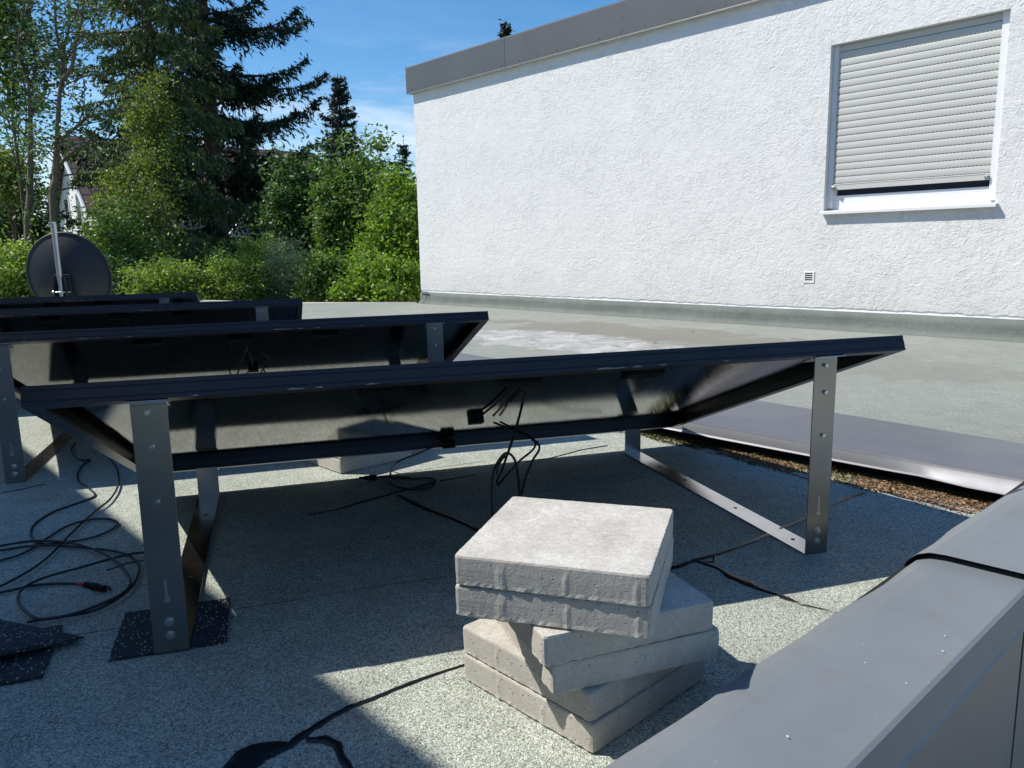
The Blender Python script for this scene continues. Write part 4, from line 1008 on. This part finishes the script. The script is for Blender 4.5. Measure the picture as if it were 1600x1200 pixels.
spruce('spruce_tree', 'huge dark spruce with drooping boughs rising out of the picture', 345, 0.2, 20.0, 4.3, 25, SPR_D, 3, tiers=16, per_tier=10, twig=66, needle=0.27, hang=0.55, bw=0.24, up=0.32)
spruce('spruce_tree', 'tall green spruce in front and left of the dark spruce', 262, -1.0, 15.5, 2.5, 21, SPR_G, 5, tiers=21, per_tier=8, twig=50, needle=0.20, hang=0.85, up=0.15, bw=0.25)
spruce('spruce_tree', 'small blue green spruce with pointed top standing alone before the sky', 543, 1.5, 8.35, 1.75, 36, SPR_B, 7, tiers=22, per_tier=8, twig=18, needle=0.22, hang=0.25, up=0.33)
spruce('spruce_tree', 'tiny distant spruce tip just left of the white wall corner', 638, 1.0, 6.9, 0.8, 46, SPR_B, 8, tiers=14, per_tier=6, twig=8, needle=0.25, hang=0.1, up=0.3)
spruce('spruce_tree', 'treetop peeking over the metal roof edge of the white storey', 797, 1.0, 13.1, 2.0, 46, SPR_B, 9, tiers=26, per_tier=6, twig=10, needle=0.35, hang=0.1, up=0.3)

TG = 'broadleaf trees beyond the roof'
tree('broadleaf_tree', 'dark green bushy tree right beside the big dark spruce', 480, 248, 470, 100, 17.5, LF_D, 0.15, 240, 60, 0.18, 21, group=TG)
tree('broadleaf_tree', 'tall narrow mid green tree below the lone small spruce', 545, 262, 480, 86, 15.5, LF_G, 0.11, 330, 60, 0.14, 22, group=TG, stems=3)
tree('broadleaf_tree', 'green tree with rounded top behind the narrow tree', 602, 246, 470, 96, 17.2, LF_G, 0.14, 260, 55, 0.18, 23, group=TG)
tree('broadleaf_tree', 'bright yellow green tree touching the white wall corner', 628, 262, 480, 90, 13, LF_Y, 0.12, 240, 45, 0.13, 24, group=TG, droop=1.0, asp=0.42)
tree('broadleaf_tree', 'olive green young tree in front of the left spruce', 240, 120, 290, 60, 18.0, LF_O, 0.10, 80, 55, 0.15, 25, group=TG, trunk=0.05, shell=0.2)
tree('broadleaf_tree', 'olive green low tree before the tiled house', 205, 240, 430, 120, 17.0, LF_O, 0.10, 110, 42, 0.18, 26, group=TG, trunk=0.05, shell=0.2)
tree('broadleaf_tree', 'deep green tree at the left edge behind the dish', 14, 250, 450, 120, 18, LF_D, 0.13, 220, 50, 0.22, 27, group=TG, trunk=0.06)
tree('broadleaf_tree', 'green tree between the dish and the left spruce', 180, 325, 470, 84, 15.0, LF_G, 0.11, 100, 50, 0.16, 28, group=TG, trunk=0.05)
tree('broadleaf_tree', 'leafy treetop hanging into the upper left picture corner', 0, -90, 170, 100, 14.5, LF_G, 0.10, 110, 50, 0.16, 29, group=TG, trunk=0.05, shell=0.2)
tree('broadleaf_tree', 'yellow green shrubby tree at the left edge under the corner crown', 12, 205, 330, 80, 16.5, LF_O, 0.10, 90, 45, 0.15, 37, group=TG, trunk=0.04, shell=0.2)
BG = 'bushes along the far roof edge'
def bush(label, px, t, b, w, d, m_, leaf, n, per, cs, seed, **k):
    tree('bush', label, px, t, b, w, d, m_, leaf, n, per, cs, seed, trunk=0.025, group=BG, cat='bush', **k)
bush('bright light green bush left of the silvery bush', 368, 398, 500, 105, 13.2, LF_B, 0.065, 150, 70, 0.10, 31)
bush('silvery grey green feathery bush near the middle of the roof edge', 455, 388, 500, 105, 13.6, LF_S, 0.075, 150, 75, 0.12, 32, asp=0.2)
bush('pale leaved bush between the dish and the bright green bush', 250, 408, 500, 105, 12.8, LF_B, 0.085, 130, 60, 0.11, 33)
bush('glossy green bush at the left edge beside the dish', 25, 378, 500, 120, 13, LF_B, 0.10, 130, 60, 0.14, 34)
bush('green bush below the bright tree at the wall corner', 600, 405, 500, 115, 12.4, LF_Y, 0.10, 150, 55, 0.12, 35)
bush('green bush between the silvery bush and the narrow tree', 520, 400, 500, 80, 13.0, LF_G, 0.09, 130, 60, 0.12, 36)
bush('green bush hidden behind the right rim of the satellite dish', 170, 415, 500, 90, 13.2, LF_D, 0.08, 110, 60, 0.12, 38)
bush('pale green twig bush above the bright bush', 405, 372, 460, 60, 14.6, LF_B, 0.07, 80, 60, 0.12, 39)

# thin windblown trees with bare limbs
def limb_tree(label, limbs, depth, r0, mat, leaf, seed, npt, lcs):
    rng = np.random.default_rng(seed); p0 = at(*limbs[0][0], depth); root = empty('slender_tree', (p0.x, depth, GZ)); tag(root, label, 'tree', 'slender windblown trees on the left')
    o = Vector((p0.x, depth, GZ)); mb = MB(); cen = []
    for li, L_ in enumerate(limbs):
        rad = r0*(1.0 if li == 0 else 0.5 if len(L_) > 3 else 0.32); off = 0
        P = []
        for i, (x, y) in enumerate(L_):
            if li: off += rng.uniform(-0.15,0.15)
            P.append(at(x, y, depth+off) - o)
        if li == 0: P = [Vector((P[0].x-(P[1].x-P[0].x)*0.6, 0, 0))] + P
        mb.tube(P, rad, 7, 5, True, rad*0.3)
        for i in range(len(P)-1):
            for k in range(4):
                t = rng.random(); a = P[i].lerp(P[i+1], t)
                if a.z < (5.4 if seed == 41 else 3.4): continue
                d = Vector(rng.normal(size=3)); d.z = abs(d.z)*0.5+0.15; d.normalize(); l = rng.uniform(0.35,1.0)
                e = a + d*l; mid = a.lerp(e,0.5)+Vector(rng.normal(size=3)*0.06); mb.tube([a,mid,e], 0.012, 4, 2, False, 0.004)
                for q in range(npt):
                    s = rng.uniform(0.25,1.1); cen.append(np.array(a.lerp(e,s)) + rng.normal(size=3)*lcs)
    cen = np.array(cen)
    quad_obj('foliage', quads(cen, 0.5, rng.uniform(leaf*0.6,leaf*1.3,len(cen)), 0.5, rng), mat, root)
    mb.build('trunk', BARKL, root, smooth=True)
limb_tree('slender tree with mossy pale trunk forking above the house gable', [
    [(85,350),(87,280),(90,210),(93,150),(97,120)], [(97,130),(97,90),(88,50),(86,0),(84,-60)], [(96,125),(112,105),(118,70),(128,30),(132,-40)],
    [(97,125),(99,80),(108,40),(106,-10)], [(88,240),(100,215),(130,190),(140,178)], [(78,280),(100,250),(125,230),(150,222)], [(84,275),(110,273),(130,268)], [(86,300),(108,294),(128,296)]], 13.5, 0.075, LF_D, 0.085, 41, 26, 0.10)
limb_tree('slender tree with twin dark stems at the left edge', [
    [(46,400),(47,300),(48,200),(45,130)], [(45,130),(30,90),(32,50),(38,0),(40,-40)], [(46,135),(57,110),(52,70),(45,10),(44,-40)], [(47,180),(65,150),(80,130)], [(47,220),(20,190),(0,160)]], 14.2, 0.085, LF_D, 0.09, 42, 34, 0.12)

# far wood that closes the horizon
rng = np.random.default_rng(77); n = 26000
x = rng.uniform(-75, 45, n); hgt = 6.2 + 1.6*np.sin(x*0.21) + 1.2*np.sin(x*0.53+1) + 0.6*np.sin(x*1.3)
zz = GZ + hgt*rng.random(n)**0.6*1.0
cen = np.stack([x, 52 + rng.uniform(-2.5,2.5,n) + 0.6*np.sin(x*2), zz], 1)
fw = quad_obj('far_wood', quads(cen, 0.7, rng.uniform(0.5,1.0,n), 0.6, rng), LF_D); tag(fw, 'far mass of dark green trees closing the horizon behind the gardens', 'wood', None, 'stuff')

# ------------------------------------------------------------------ houses behind
def house(name, label, c, ang, wx, wy, eave, ridge, winds):
    h = empty(name, (c.x, c.y, GZ), ang); tag(h, label, 'house')
    mb = MB(); mb.prism([(-wx/2,0),(wx/2,0),(wx/2,eave),(0,ridge),(-wx/2,eave)], 1, 0.0, wy); mb.build('wall', HWALL, h)
    r = MB(); ov = 0.4; sl_ = (ridge-eave)/(wx/2)
    for s in (-1,1):
        r.prism([(0,ridge+0.03),(s*(wx/2+ov),eave-ov*sl_+0.03),(s*(wx/2+ov),eave-ov*sl_+0.20),(0,ridge+0.22)], 1, -0.35, wy+0.35)
    rf = r.build('roof', TILES, h)
    v = MB()
    for s in (-1,1): v.prism([(0,ridge-0.03),(s*(wx/2+ov),eave-ov*sl_-0.03),(s*(wx/2+ov),eave-ov*sl_+0.22),(0,ridge+0.24)], 1, -0.40, -0.352)
    v.build('verge_board', WHITE, h)
    ch = MB().box(0.3,1.0,wy*0.5,wy*0.5+0.6,ridge-1,ridge+0.9); ch.build('chimney', HWALL, rf)
    for (x, z, w_, hh) in winds:
        f = MB().box(x-w_/2,x+w_/2,-0.03,0.02,z,z+hh).build('window', WHITE, h)
        MB().box(x-w_/2+0.07,x+w_/2-0.07,-0.04,-0.031,z+0.07,z+hh-0.07).build('pane', GLASS, f)
p = at(106, 222, 28); ridge_z = p.z - GZ
house('house', 'white gabled house with brown tiled roof behind the slender trees', Vector((p.x,28.0,0)), math.radians(-48), 4.9, 9, ridge_z-2.3, ridge_z, ((0.55,ridge_z-2.9,0.6,1.2),(-1.0,ridge_z-3.0,0.6,1.2),(1.6,1.2,1.0,1.3),(-1.6,1.2,1.0,1.3)))
p = at(415, 285, 30)
house('house', 'white house with tiled roof glimpsed through the dark spruce', Vector((p.x,31,0)), math.radians(65), 6.5, 8, p.z-GZ-2.4, p.z-GZ+0.3, ((0,2.0,1.0,1.3),))
